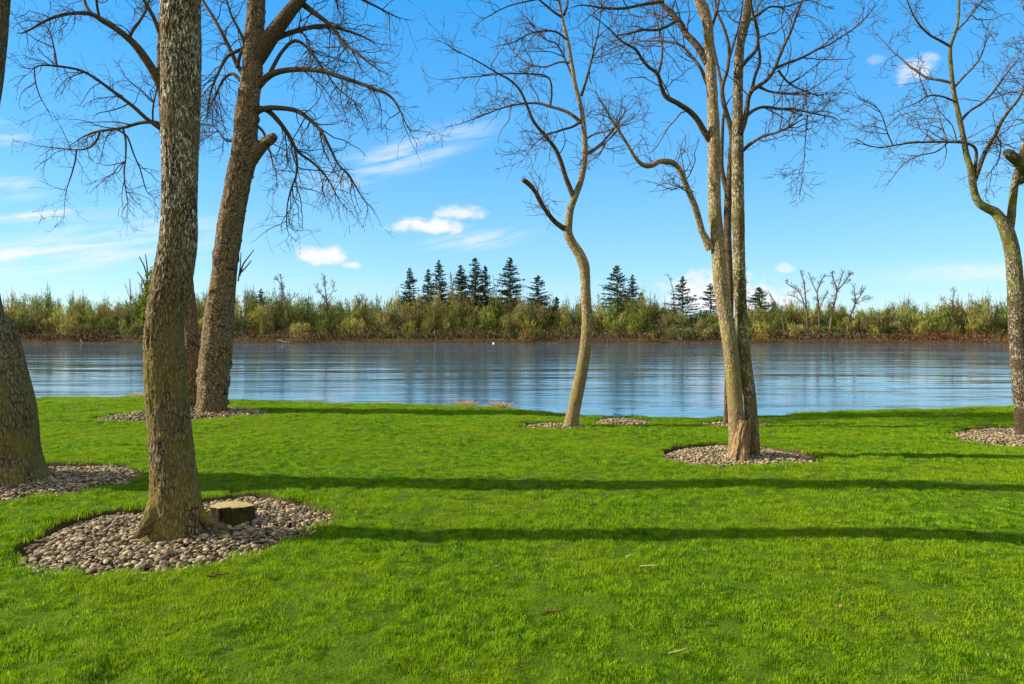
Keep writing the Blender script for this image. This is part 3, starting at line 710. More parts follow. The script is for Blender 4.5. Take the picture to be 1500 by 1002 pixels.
# --- 4. the slim crooked tree
t = Tree('bare_tree', 'slim crooked pale tree with one bent trunk and a broken side limb', 837, 622, gd(623), 15)
t.wood('trunk', [(837, 624, 23), (839, 608, 20), (843, 588, 19), (849, 560, 18.5), (854, 532, 17.5), (858, 505, 17), (860, 470, 16), (858, 430, 15), (857, 405, 15), (855, 388, 16), (848, 371, 15), (838, 356, 14), (832, 341, 13.5), (833, 325, 12), (836, 305, 11), (843, 286, 10), (851, 264, 9), (856, 240, 8.4), (857, 215, 8), (855, 186, 7.4), (853, 168, 7), (849, 148, 6.4), (843, 126, 6), (838, 96, 5.4), (832, 62, 5), (824, 28, 4), (818, -5, 3.4), (812, -60, 2.4), (815, -110, 1.4)],
       'bark_pale', ns=36, step=0.03, amp=0.006, freq=24, stretch=0.25, flare=0.30, lobes=4)
L = [([(832, 338, 9), (822, 332, 8), (810, 322, 7), (796, 303, 6.4), (784, 281, 6), (775, 270, 7.4), (766, 263, 7.1)], -.5),
     ([(841, 292, 8), (835, 276, 7.6), (828, 258, 7), (822, 238, 6.6), (814, 219, 6), (802, 203, 5.6), (790, 189, 5), (780, 175, 4.6), (772, 155, 4.2), (762, 133, 3.6), (748, 118, 3), (730, 108, 2.6), (700, 90, 2), (676, 78, 1.4), (660, 69, 1)], -1.2),
     ([(851, 180, 6), (840, 170, 5), (826, 162, 4.6), (806, 156, 4), (785, 151, 3.6), (758, 153, 3), (730, 160, 2.4), (700, 172, 1.8), (678, 180, 1.2)], 1.0),
     ([(806, 154, 3.6), (808, 138, 3.2), (806, 118, 2.8), (795, 110, 2.6), (770, 108, 2.3), (740, 108, 2), (700, 112, 1.6), (665, 115, 1)], -.6),
     ([(857, 226, 5), (868, 220, 4.4), (880, 211, 4), (890, 200, 3.4), (900, 188, 2.8), (912, 170, 2)], .9),
     ([(848, 180, 4.5), (838, 186, 3.6), (824, 190, 3.2), (812, 194, 2.8), (803, 196, 2.2), (790, 205, 1.6)], -1.0),
     ([(852, 140, 4.4), (858, 120, 4), (864, 98, 3.4), (870, 74, 2.8), (876, 48, 2.2), (880, 20, 1.6)], .8),
     ([(823, 25, 4), (812, 18, 3.4), (800, 8, 3), (788, -2, 2.6), (770, -20, 2)], -.6),
     ([(826, 22, 4), (831, 8, 3.4), (832, -10, 2.8), (838, -40, 2)], .5),
     ([(837, 92, 3.6), (820, 46 + 45, 2.8), (795, 98, 2.4), (765, 108 - 20, 2), (740, 60, 1.4)], .9),
     ([(833, 60, 3.4), (812, 46, 2.8), (780, 48, 2.4), (752, 62, 2), (735, 66, 1.3)], -.9),
     ([(842, 120, 3.2), (818, 118 - 50, 0.1 + 2.4), (800, 58, 2), (775, 30, 1.5)], .4),
     ([(818, 0, 3), (795, -2, 2.6), (768, 3, 2.2), (742, 10, 1.8), (712, 26, 1.2)], -.5),
     ([(856, 205, 3), (872, 196, 2.4), (890, 192, 2), (915, 180, 1.4)], -.9)]
for pth, dp in L: t.wood('limb', pth, 'bark_limb', ns=10, step=0.05, deep=dp)
t.par = t.par[1:]; t.rad = t.rad[1:]
t.crown(170, (.3, 1.0), 460, (.15, .5), 560, (.06, .22), mat='twig', wob=0.24, rmax=0.013, rmin=0.0042, t0=0.2, up=.08)

# --- 5. the twin pale trunks with the dead stem at their foot
t = Tree('bare_tree', 'tall twin pale trunks rising from one foot with a splintered dead stem in front', 1090, 668, gd(668), 16)
out = [(668, 1066, 1094), (655, 1067, 1092), (640, 1068, 1091), (600, 1066, 1089), (550, 1063, 1085), (500, 1058, 1080), (450, 1050, 1072), (400, 1044, 1064), (350, 1041, 1061), (300, 1037, 1056), (210, 1037, 1055), (150, 1036, 1052), (120, 1034, 1050), (60, 1031, 1046), (30, 1028, 1043), (12, 1021, 1038), (0, 1017, 1032), (-60, 1002, 1015), (-160, 985, 995)]
t.wood('trunk', [((l + r) / 2, y, r - l) for y, l, r in out], 'bark_pale', ns=56, step=0.025, amp=0.006, freq=20, stretch=0.2, flare=0.10, lobes=4, twigs=False, label='left trunk, smooth and tan')
out = [(668, 1090, 1113), (640, 1091, 1112), (600, 1090, 1109), (560, 1085, 1105), (510, 1079, 1098), (450, 1076, 1094), (400, 1074, 1092), (300, 1072, 1090), (210, 1072, 1089), (150, 1074, 1088), (90, 1075, 1089), (60, 1079, 1092), (30, 1086, 1099), (0, 1091, 1102), (-80, 1100, 1109), (-180, 1108, 1114)]
t.wood('trunk', [((l + r) / 2, y, r - l) for y, l, r in out], 'bark_speck', ns=56, step=0.025, amp=0.008, freq=20, stretch=0.4, flare=0.10, lobes=4, deep0=0.08, deep=0.40, twigs=False, label='right trunk, rough and lichen speckled')
t.wood('dead_stem', [(1083, 678, 40), (1083, 671, 34), (1084, 662, 28), (1086, 645, 23.5), (1089, 630, 20), (1090, 622, 18), (1091, 616, 13)], 'dead_wood', ns=80, step=0.010, amp=0.035, freq=26, stretch=0.12, deep0=-0.27, deep=0.10, twigs=False, label='splintered dead stem, weathered orange brown')
rg = np.random.default_rng(8)
for k in range(7):
    x0 = 1085 + k * 2.0
    t.wood('splinter', [(x0, 640, 5), (x0 + 1, 624, 4), (x0 + rg.uniform(-1, 3), 616 - rg.uniform(-3, 7), 1)], 'dead_wood', ns=8, step=0.02, deep0=-0.2 + rg.uniform(-.05, .05), twigs=False)
for p, dz in (([(1075, 664, 14), (1069, 671, 11), (1061, 675, 5)], -.15), ([(1080, 668, 12), (1076, 677, 8), (1073, 681, 3)], -.25), ([(1094, 668, 12), (1098, 676, 8), (1100, 680, 3)], -.2), ([(1103, 660, 12), (1109, 668, 9), (1116, 672, 3)], .0)):
    t.wood('root', p, 'dead_wood' if dz < -.1 else 'bark_speck', ns=14, step=0.02, amp=0.006, deep0=dz, twigs=False)
L = [([(1040, 366, 13), (1034, 350, 11), (1028, 338, 10), (1020, 308, 9.4), (1012, 288, 9), (1004, 268, 8.6), (995, 248, 8.4), (985, 238, 8.4), (968, 236, 8), (956, 242, 7.6), (945, 243, 7), (935, 236, 6), (926, 224, 5), (916, 206, 4), (905, 189, 3.4), (890, 165, 2.6), (878, 144, 1.8)], -.9),
     ([(1040, 206, 10), (1030, 190, 9), (1022, 176, 8.6), (1010, 163, 8), (992, 151, 7.4), (975, 141, 7), (968, 124, 6), (963, 108, 5.6), (950, 98, 5), (940, 86, 4.6), (932, 73, 4.2), (920, 66, 3.6), (908, 58, 3), (894, 44, 2.2), (878, 30, 1.4)], -1.2),
     ([(1036, 92, 11), (1026, 74, 10), (1015, 60, 9.6), (1004, 49, 9), (998, 36, 8.4), (988, 25, 7.6), (976, 12, 7), (966, 0, 6.4), (950, -30, 5)], .7),
     ([(1036, 122, 6), (1026, 100, 5), (1014, 84, 4.4), (1004, 72, 4), (992, 64, 3.4), (972, 60, 2.8), (950, 60, 2)], .9),
     ([(965, 106, 4), (969, 88, 3.6), (970, 64, 3), (965, 40, 2.6), (958, 14, 2), (952, -10, 1.5)], .5),
     ([(992, 30, 5), (978, 38, 4.4), (962, 44, 4), (940, 44, 3), (918, 50, 2)], -.7),
     ([(972, 2, 5), (945, 6, 4.6), (915, 12, 4), (885, 12, 3.4), (860, 8, 2.4)], -.4),
     ([(905, 190, 3), (890, 206, 2.4), (872, 220, 2), (860, 228, 1.4)], -.5),
     ([(1084, 196, 9), (1090, 180, 8), (1094, 160, 7.4), (1096, 144, 7), (1102, 132, 6.6), (1110, 127, 6), (1123, 117, 5.4), (1133, 104, 5), (1140, 88, 4.6), (1149, 66, 4.2), (1159, 45, 3.8), (1167, 22, 3.2), (1174, 4, 2.6), (1180, -20, 2)], -1.0),
     ([(1132, 102, 4.6), (1152, 93, 4), (1174, 85, 3.6), (1194, 74, 3.2), (1213, 66, 2.8), (1232, 54, 2.4), (1246, 45, 2), (1260, 35, 1.6), (1280, 12, 1.1)], -.6),
     ([(1088, 176, 6), (1099, 165, 5), (1112, 158, 4.6), (1126, 157, 4.2), (1144, 160, 3.6), (1162, 160, 3), (1190, 166, 2.4), (1216, 171, 1.8)], .9),
     ([(1086, 222, 6), (1098, 212, 4.6), (1108, 205, 4.2), (1120, 199, 4), (1138, 194, 3.4), (1153, 188, 3), (1165, 181, 2.4)], -.8),
     ([(1086, 98, 6), (1096, 86, 5.4), (1106, 76, 5), (1110, 62, 4.6), (1110, 44, 4), (1104, 24, 3.6), (1100, 4, 3), (1100, -20, 2.4)], -.7),
     ([(1102, 130, 5), (1106, 112, 4.4), (1113, 92, 4), (1112, 70, 3.4), (1108, 44, 2.8)], .9),
     ([(1140, 103, 3.4), (1150, 116, 3), (1162, 126, 2.6), (1180, 134, 2), (1192, 138, 1.6)], .6),
     ([(1112, 128, 3.6), (1128, 134, 3), (1150, 137, 2.6), (1174, 138, 2)], 1.0),
     ([(1098, 30, 4), (1112, 20, 3.6), (1128, 10, 3), (1150, 10, 2.4), (1176, 2, 1.8)], .8),
     ([(1183, 168, 1.8), (1181, 190, 1.5), (1179, 215, 1.2), (1177, 246, .9)], .1),
     ([(1034, 60, 5), (1046, 30, 4.4), (1052, 6, 4), (1056, -20, 3)], .4)]
for pth, dp in L: t.wood('limb', pth, 'bark_limb' if pth[0][2] < 12 else 'bark_pale', ns=12, step=0.04, amp=0.003, freq=20, deep=dp)
t.crown(260, (.28, .9), 740, (.12, .48), 850, (.05, .19), mat='twig', wob=0.24, rmax=0.011, rmin=0.0034, t0=0.2, up=.06)
moss_pad(t, [(1086, 396, 12), (1086, 418, 16), (1086, 440, 15), (1085, 458, 9), (1084, 472, 5)], 4, 420, 0.016, 'clump of dark green ivy on the rough trunk', deep0=0.0, name='ivy', spread=.55, cols=[(0.06, 0.10, 0.012), (0.10, 0.12, 0.02), (0.05, 0.07, 0.01)])


# --- 6. the thin tree directly behind the twin trunks
t = Tree('bare_tree', 'thin dark tree standing hidden directly behind the twin pale trunks', 1066, 619, gd(620), 17)
t.wood('trunk', [(1064, 621, 9), (1065, 600, 8.6), (1066, 560, 8.6), (1069, 500, 9), (1070, 440, 9), (1068, 390, 10), (1066, 340, 11), (1066, 300, 11.5), (1068, 270, 10), (1070, 240, 9), (1072, 210, 8), (1071, 190, 7.6), (1066, 172, 7), (1060, 150, 6.6), (1058, 128, 6), (1066, 100, 5), (1068, 70, 4.6), (1060, 40, 4), (1050, 16, 3.4), (1046, -10, 2.6)], 'bark_limb', ns=22, step=0.04, amp=0.005, flare=.3)
for pth, dp in (([(1066, 284, 8), (1060, 262, 7), (1057, 240, 6), (1058, 200, 5), (1060, 170, 4)], .4), ([(1058, 130, 5), (1052, 100, 4), (1046, 70, 3), (1040, 40, 2.4)], .8), ([(1067, 90, 4), (1076, 60, 3), (1084, 30, 2.4), (1088, 0, 1.8)], -.7)):
    t.wood('limb', pth, 'bark_limb', ns=10, step=0.05, deep=dp)
t.crown(26, (.2, .5), 80, (.1, .3), 110, (.05, .15), rmin=0.0026, rmax=0.01)

# --- 7. the mossy forked tree on the right
t = Tree('bare_tree', 'moss covered tree with a forked top, standing in pebbles at the right picture edge', 1502, 638, gd(637), 18)
t.wood('trunk', [(1503, 640, 26), (1500, 620, 23), (1497, 590, 22), (1494, 560, 22), (1492, 520, 22), (1490, 480, 22.5), (1488, 430, 22), (1486, 395, 21), (1482, 365, 20), (1476, 342, 19), (1468, 325, 16), (1459, 312, 14), (1446, 305, 12), (1435, 298, 11), (1428, 285, 10), (1425, 268, 9.6), (1422, 248, 9), (1416, 228, 8), (1412, 205, 7.4), (1406, 176, 7), (1400, 150, 6.4), (1396, 128, 6), (1393, 98, 5.4), (1392, 70, 5), (1400, 46, 4), (1404, 24, 3.6), (1405, 0, 3), (1408, -40, 2)],
       'bark_moss', ns=44, step=0.03, amp=0.008, freq=20, stretch=0.4, flare=.3, lobes=4)
L = [([(1476, 344, 14), (1480, 325, 12), (1483, 300, 11), (1486, 275, 10), (1490, 252, 9), (1498, 222, 8), (1506, 190, 7), (1510, 150, 6), (1512, 100, 5), (1506, 50, 4)], .5),
     ([(1488, 262, 10), (1497, 263, 14), (1505, 255, 17), (1497, 241, 17), (1485, 231, 15), (1475, 224, 13)], -.35),
     ([(1426, 268, 7.4), (1432, 252, 7), (1440, 230, 6.4), (1450, 210, 6), (1459, 195, 5.4), (1467, 178, 5), (1478, 162, 4.4), (1490, 148, 3.8), (1500, 130, 3)], -.8),
     ([(1424, 256, 5), (1429, 240, 4.6), (1430, 222, 4.4), (1424, 213, 4), (1410, 209, 3.8), (1390, 208, 3.4), (1366, 208, 3.2), (1336, 209, 2.8), (1310, 213, 2.4), (1290, 216, 2), (1272, 213, 1.4), (1258, 206, 1)], -.9),
     ([(1396, 122, 4.4), (1380, 118, 4), (1358, 114, 3.6), (1345, 106, 3.2), (1331, 96, 2.8), (1318, 84, 2.2), (1306, 74, 1.6), (1294, 60, 1)], .8),
     ([(1392, 68, 4), (1378, 60, 3.6), (1363, 52, 3.2), (1352, 42, 2.8), (1343, 31, 2.4), (1336, 18, 2), (1330, 4, 1.6)], -.6),
     ([(1407, 178, 4.4), (1420, 163, 4), (1439, 151, 3.6), (1452, 138, 3.2), (1464, 122, 2.8), (1476, 106, 2.2), (1486, 94, 1.6)], .7),
     ([(1398, 128, 3.6), (1412, 112, 3.2), (1424, 100, 2.8), (1436, 84, 2.4), (1444, 62, 1.6)], -.7),
     ([(1400, 46, 3), (1412, 34, 2.6), (1424, 20, 2.2), (1436, 4, 1.6)], .5),
     ([(1308, 213, 2.2), (1300, 195, 2), (1293, 172, 1.6), (1284, 158, 1.4), (1262, 145, 1)], -.5),
     ([(1390, 207, 2.6), (1372, 222, 2.2), (1346, 228, 2), (1324, 240, 1.6), (1306, 262, 1)], .7),
     ([(1401, 150, 3.2), (1382, 142, 2.8), (1362, 140, 2.4), (1344, 150, 1.8), (1330, 156, 1.2)], -1.),
     ([(1388, 207, 2.4), (1380, 185, 2), (1374, 160, 1.6), (1366, 140, 1.2)], .8),
     ([(1458, 196, 2.6), (1466, 212, 2.2), (1462, 236, 1.8), (1452, 250, 1.2)], -.4)]
for pth, dp in L[:2]: t.wood('limb' if dp > 0 else 'branch_stub', pth, 'bark_moss', ns=20, step=0.04, amp=0.006, deep=dp, deep0=0.0 if dp > 0 else 0.1, twigs=pth[0][2] < 16)
for pth, dp in L[2:]: t.wood('limb', pth, 'bark_limb', ns=10, step=0.05, amp=0.002, deep=dp)
t.par = t.par[1:]; t.rad = t.rad[1:]
t.crown(170, (.3, .9), 460, (.12, .42), 700, (.05, .18), wob=0.24, rmax=0.012, rmin=0.0040, t0=0.15, up=.12)

# --- the low cut stump beside the big trunk
ds_ = gd(757)
b = P(340, 757, ds_); b[2] = float(lawn_z(np.array([b[0]]), np.array([b[1]]))[0]) - BED_DEEP
st = thing('tree_stump', 'low sawn stump with a flat mossy top among the pebbles', 'tree stump', b)
rr0 = 29 / F * ds_; hh = 0.235
thn = 72; th = np.linspace(0, 2 * math.pi, thn, endpoint=False)
V, bk = [], []
lev = np.linspace(-0.05, hh, 26)
for z in lev:
    k = 1 + 0.22 * math.exp(-max(z, 0) / 0.07) * (0.6 + 0.4 * np.cos(5 * th + 1)) + 0.07 * np.cos(3 * th + .5) + 0.05 * np.cos(7 * th)
    k = k + 0.05 * np.cos(11 * th) + 0.22 * (fbm(np.stack([np.cos(th) * 4, np.sin(th) * 4, np.full(thn, z * 2)], 1), 4, 3) - .5)
    V.append(np.stack([np.cos(th) * rr0 * k, np.sin(th) * rr0 * k * .9, np.full(thn, z) + .012 * np.cos(th + 2) * (z > .2)], 1)); bk.append(np.stack([np.cos(th) * .2, np.sin(th) * .2, np.full(thn, z)], 1))
nl = len(lev); i = np.arange(nl - 1)[:, None]; j = np.arange(thn)[None]; j2 = (j + 1) % thn
Qs = np.stack([i * thn + j, i * thn + j2, (i + 1) * thn + j2, (i + 1) * thn + j], -1).reshape(-1, 4)
mesh('bark', np.vstack(V), [Qs], M['bark_stump'], st, {'bark': ('FLOAT_VECTOR', np.vstack(bk))})
top = V[-1]; ctr = top.mean(0)
rings = [ctr + (top - ctr) * f + np.array([0, 0, .004 + .008 * (1 - f)]) for f in (1.0, .97, .7, .4, .15)]
rings[0][:, 2] -= 0.006
VV = np.vstack(rings + [ctr[None] + [0, 0, .012]]); i = np.arange(4)[:, None]
Qs = np.stack([i * thn + j, i * thn + j2, (i + 1) * thn + j2, (i + 1) * thn + j], -1).reshape(-1, 4)
Tt = np.stack([4 * thn + np.arange(thn), 4 * thn + (np.arange(thn) + 1) % thn, np.full(thn, 5 * thn)], 1)
mesh('cut_face', VV, [Qs, Tt], M['cut_wood'], st, smooth=False)


# ------------------------------------------------------------------ the far bank
LEAF = tint_mat('woodland_leaf', trans=0.3)
NEED = tint_mat('needle', trans=0.1)
def far_ground(x, y): return WATER + 1.9 * float(sstep(np.array(y), FAR_Y, FAR_Y + 9)) - 0.1
def flakes(rng, ctr, ln, wd, updir, spread):
    """small leaf sprays: quads ln long and wd wide around a preferred direction"""
    n = len(ctr); d = updir + rng.normal(size=(n, 3)) * spread; d /= np.linalg.norm(d, axis=1)[:, None]
    w = np.cross(d, rng.normal(size=(n, 3))); w /= np.linalg.norm(w, axis=1)[:, None] + 1e-9
    a = (d * (ln * rng.uniform(.5, 1.3, n) / 2)[:, None]); b = w * (wd * rng.uniform(.5, 1.2, n) / 2)[:, None]
    return np.stack([ctr - a - b * .4, ctr - a * .1 + b, ctr + a + b * .2, ctr + a * .1 - b], 1)

def wood_mass():
    rng = np.random.default_rng(77); V, T = [], []; stems, srad, stint = [], [], []
    pal = np.array([(.20, .21, .05), (.25, .24, .06), (.14, .17, .04), (.10, .13, .035), (.27, .23, .09), (.22, .18, .09), (.17, .20, .04), (.30, .28, .09)])
    for row, (y, gap, h0, h1) in enumerate([(264, 7.0, 6, 12), (268, 5, 11, 17), (273, 4.0, 16, 21), (281, 4.0, 18, 22.5), (291, 4.2, 18, 23)]):
        for x in np.arange(-262, 262, gap):
            x0 = x + rng.uniform(-2.5, 2.5); y0 = y + rng.uniform(-3, 3)
            px = CX + x0 / y0 * F
            lo = np.interp(px, [-300, 0, 100, 220, 420, 560, 720, 800, 860, 900, 960, 1010, 1050, 1130, 1200, 1330, 1420, 1500, 1800], [1., 1., .95, .98, 1.0, 1.02, 1.05, .95, .85, .85, .95, .70, .72, .78, .68, .74, .80, .86, .85])
            h = rng.uniform(h0, h1) * lo * (0.76 + .46 * vnoise(np.array([[px / 55., 3.1, .2]]), 4)[0]); rw = rng.uniform(2.0, 3.6)
            z0 = far_ground(x0, y0)
            col = pal[rng.integers(0, len(pal))] * rng.uniform(.62, 1.3) * np.array([1.10, 1.10, .80])
            nb = rng.integers(7, 13)          # limbs rising from the foot, each a feathered spray
            for k in range(nb):
                a = rng.random() * 6.283; rad = rw * math.sqrt(rng.random()); hk = h * rng.uniform(.6, 1.0) * (1 - .25 * rad / rw)
                top = np.array([x0 + math.cos(a) * rad, y0 + math.sin(a) * rad, z0 + hk])
                foot = np.array([x0 + math.cos(a) * rad * .3, y0 + math.sin(a) * rad * .3, z0])
                f = np.linspace(0, 1, 4)[:, None]; ln = foot + (top - foot) * f; ln[1:3] += rng.normal(size=(2, 3)) * .35
                stems.append(ln); srad.append(np.linspace(.12, .05, 4)); stint.append(np.array((.24, .19, .11)) * rng.uniform(.35, 1.5))
                if rng.random() < .55:      # bare leaders standing out of the leafy top
                    f2 = np.linspace(.6, rng.uniform(1.08, 1.3), 4)[:, None]; l2 = foot + (top - foot) * f2 + rng.normal(size=(4, 3)) * .25
                    stems.append(l2); srad.append(np.linspace(.09, .05, 4)); stint.append(np.array((.22, .17, .10)) * rng.uniform(.4, 1.3))
                m_ = int(58 + 40 * rng.random()); tt = rng.uniform(.10, 1.06, m_) ** .68
                c = foot + (top - foot) * tt[:, None] + rng.normal(size=(m_, 3)) * np.array([.75, .75, .5]) * (.5 + .6 * np.sin(np.clip(tt, 0, 1) * 2.6))[:, None]
                V.append(flakes(rng, c, 1.7, .21, np.array([math.cos(a) * .25, math.sin(a) * .25, 1.0]), .34))
                tv = col * rng.uniform(.6, 1.45, (m_, 1)) * np.array([1, 1, 1.0]); T.append(np.repeat(tv, 4, 0))
    V = np.concatenate(V).reshape(-1, 3); T = np.vstack(T); nq = len(V) // 4
    sv, sq = twig_tubes(np.array(stems), np.array(srad), 3); stt = np.repeat(np.array(stint), 12, 0)
    o = mesh('woodland', np.vstack([V, sv]), [np.arange(nq * 4).reshape(-1, 4), sq + len(V)], LEAF, attrs={'tint': ('FLOAT_VECTOR', np.vstack([T, stt]))}, smooth=False)
    tag(o, 'olive green riverside woodland massed along the far bank', 'woodland', kind='stuff')
wood_mass()

def thicket():
    rng = np.random.default_rng(79); n = 36000
    x = rng.uniform(-275, 275, n); y = rng.uniform(270, 300, n)
    z = far_ground(0, 270) + rng.random(n) * 8.5 * (.6 + .6 * n2(x, y, .1, 4, 2))
    V = flakes(rng, np.stack([x, y, z], 1), 1.9, .5, np.array([0, 0, 1.0]), .5).reshape(-1, 3)
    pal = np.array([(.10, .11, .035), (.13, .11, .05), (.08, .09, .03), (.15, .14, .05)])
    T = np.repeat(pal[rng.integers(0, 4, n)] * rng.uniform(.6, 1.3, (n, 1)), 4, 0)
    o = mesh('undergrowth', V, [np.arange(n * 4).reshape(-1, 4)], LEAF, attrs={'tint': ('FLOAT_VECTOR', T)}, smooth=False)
    tag(o, 'dim undergrowth filling the woodland between its stems', 'undergrowth', kind='stuff')
thicket()

def brush_mass():
    rng = np.random.default_rng(78); n = 30000
    x = rng.uniform(-255, 255, n); y = FAR_Y - 1.0 + rng.random(n) ** 1.3 * 12
    px = CX + x / y * F
    hm = np.interp(px, [0, 250, 420, 1150, 1250, 1500], [4.2, 3.8, 4.4, 4.4, 3.6, 3.6]) * (.5 + 1.0 * n2(x, y * 0, .12, 9, 3))
    dens = n2(x, y, .09, 12, 3)
    z = WATER + 1.9 * sstep(y, FAR_Y, FAR_Y + 9) + rng.random(n) * hm
    c = np.stack([x, y, z], 1)
    V = flakes(rng, c, 1.1, .20, np.array([0, 0, 1.0]), .65).reshape(-1, 3)
    pal = np.array([(.16, .10, .045), (.11, .07, .035), (.24, .16, .07), (.07, .05, .025), (.24, .20, .085), (.14, .13, .045)])
    patch = n2(x, y * 0, .05, 15, 2)
    red = np.interp(px, [1250, 1320, 1420, 1480], [0, 1, 1, 0])[:, None]
    col = pal[np.clip((patch * 6 + rng.normal(size=n) * 1.0).astype(int), 0, 5)]
    col = col * (1 - .6 * red) + np.array([.26, .10, .04]) * .6 * red
    col = col * rng.uniform(.55, 1.3, (n, 1))
    k = np.arange(n * 4).reshape(-1, 4)
    o = mesh('brush', V, [k], LEAF, attrs={'tint': ('FLOAT_VECTOR', np.repeat(col, 4, 0))}, smooth=False)
    tag(o, 'low brown winter brush along the far waterline', 'brush', kind='stuff')
brush_mass()

# dark firs standing above the woodland, each its own tree
GF = 'firs above the far woodland'
def fir(px, top, wide, y0, seed, label, sparse=1.0, base=503):
    rng = np.random.default_rng(seed)
    b = np.array([(px - CX) / F * y0, y0, far_ground(0, y0)])
    ztop = EYE - (top - HY) / F * y0; H = ztop - b[2]; Rm = wide * 2.05 / F * y0 / 2
    r = thing('fir_tree', label, 'tree', b, GF)
    z = np.linspace(0, H, 14); pts = np.stack([rng.normal(size=14) * .06, rng.normal(size=14) * .06, z], 1); pts[0, :2] = 0
    V, Qd, Tr, th, sv = ring_tube(pts, np.linspace(.42, .04, 14), 7)
    mesh('trunk', V, [Qd, Tr], M['twig'], r, {'bark': ('FLOAT_VECTOR', V)})
    FV, FT, sp, sr = [], [], [], []
    zc = H * .25
    while zc < H * .985:
        t_ = (zc - H * .25) / (H * .75); rl = Rm * (1 - t_) ** .82 * rng.uniform(.65, 1.2) + .25
        nb = int(rng.integers(4, 7) * sparse + .5)
        for k in range(nb):
            a = rng.random() * 6.283; L_ = rl * rng.uniform(.6, 1.15); droop = rng.uniform(.05, .32) - .25 * t_
            m_ = max(4, int(L_ * 7)); f = rng.random(m_) ** .8
            dirv = np.array([math.cos(a), math.sin(a), 0])
            c = dirv * (f * L_)[:, None]; c[:, 2] = zc - droop * L_ * f + .12 * L_ * f ** 2 * 1.4; c += rng.normal(size=(m_, 3)) * np.array([.20, .20, .10]) * (0.5 + L_ / 6)
            FV.append(flakes(rng, c, .85, .36, dirv * .8 + np.array([0, 0, -.15]), .5))
            FT.append(np.repeat(np.array([(.034, .058, .020)]) * rng.uniform(.6, 1.6, (m_, 1)), 4, 0))
            e = np.array([0, 0, zc]) + np.outer(np.linspace(0, 1, 4), dirv * L_ + np.array([0, 0, -droop * L_ + .15 * L_])); sp.append(e); sr.append(np.linspace(.09, .03, 4))
        zc += rng.uniform(.35, .75) * (1.15 - .4 * t_)
    FV = np.concatenate(FV).reshape(-1, 3); n4 = len(FV)
    sv, sq = twig_tubes(np.array(sp), np.array(sr), 3)
    mesh('crown', np.vstack([FV, sv]), [np.arange(n4).reshape(-1, 4), sq + n4], NEED, r, {'tint': ('FLOAT_VECTOR', np.vstack([np.vstack(FT), np.full((len(sv), 3), (.06, .045, .03))]))}, smooth=False)
fir(600, 391, 24, 283, 1, 'narrow fir standing alone at the left end of the fir line')
fir(627, 393, 18, 281, 2, 'narrow fir close on the left of a taller pointed fir')
fir(643, 380, 26, 284, 3, 'tall pointed fir with the narrow fir close at its left')
fir(675, 387, 24, 286, 4, 'left fir of the dense cluster of three')
fir(696, 376, 30, 284, 5, 'tallest middle fir of the dense cluster of three')
fir(711, 389, 24, 288, 6, 'right fir of the dense cluster of three')
fir(747, 376, 38, 282, 7, 'tall broad fir standing clear between the cluster and the short fir', .9)
fir(788, 403, 40, 282, 8, 'short broad fir with loose layered branches left of the slim tree', .75)
fir(815, 434, 16, 284, 9, 'tiny dark fir top just beside the slim tree')
fir(904, 387, 40, 282, 10, 'large layered fir standing to the right of the slim tree', .8)
fir(926, 402, 26, 286, 11, 'smaller fir touching the right side of the large layered fir', .85)
fir(939, 427, 16, 284, 12, 'very small fir beside the smaller layered fir')
fir(1000, 404, 32, 281, 13, 'thin open fir with a bare pole tree at its left', .65)
fir(1041, 414, 28, 284, 14, 'fir half hidden behind the twin pale trunks', .8)
fir(1113, 420, 36, 282, 15, 'pale green fir standing just right of the twin pale trunks', .8)
fir(382, 422, 20, 290, 16, 'distant small fir right of the big scarred trunk')

# leafless trees that stand out above the woodland
GB = 'bare trees above the far woodland'
def bare(paths, y0, seed, label, col=None, n=(26, 70, 90), ln=((1.2, 3.2), (.7, 1.8), (.4, 1.0))):
    rng = np.random.default_rng(seed)
    x0, yb = paths[0][0][0], paths[0][0][1]
    b = np.array([(x0 - CX) / F * y0, y0, far_ground(0, y0)])
    r = thing('leafless_tree', label, 'tree', b, GB); par, rad = [], []
    for k, pth in enumerate(paths):
        c = np.array([(*P(x, y, y0 + (i / max(1, len(pth) - 1)) * (0 if k == 0 else rng.uniform(-2.5, 2.5))), w * .62 / F * y0 / 2) for i, (x, y, w) in enumerate(pth)])
        if k == 0: c[0, 2] = b[2] - .1
        q, _ = catmull(c, 14); V, Qd, Tr, th, sv = ring_tube(q[:, :3], np.maximum(q[:, 3], .03), 6)
        mesh('trunk' if k == 0 else 'limb', V, [Qd, Tr], FARB, r, {'bark': ('FLOAT_VECTOR', V)}, origin=b)
        par.append(q[:, :3]); rad.append(q[:, 3])
    par, rad = np.array(par), np.array(rad)
    a, ar = sprout(rng, par, rad, n[0] * 2, ln[0], ang=(25, 55), up=.25, K=5, t0=.35, rmax=.10, rmin=.06, wob=.16, ratio=.03)
    b2, br = sprout(rng, a, ar, n[1] * 2, ln[1], ang=(25, 60), up=.2, K=4, rmax=.06, rmin=.05, wob=.2)
    c2, cr = sprout(rng, b2, br, n[2] * 2, ln[2], ang=(25, 60), up=.15, K=3, rmax=.05, rmin=.045, wob=.2)
    V, Fq, off = [], [], 0
    for p, rr_ in ((a, ar), (b2, br), (c2, cr)):
        v, q = twig_tubes(p, rr_, 3); V.append(v); Fq.append(q + off); off += len(v)
    mesh('crown', np.vstack(V), [np.vstack(Fq)], FARB, r, origin=b)
FARB = flat_mat('grey_brown_bark', (0.13, 0.095, 0.065), .4, .5)
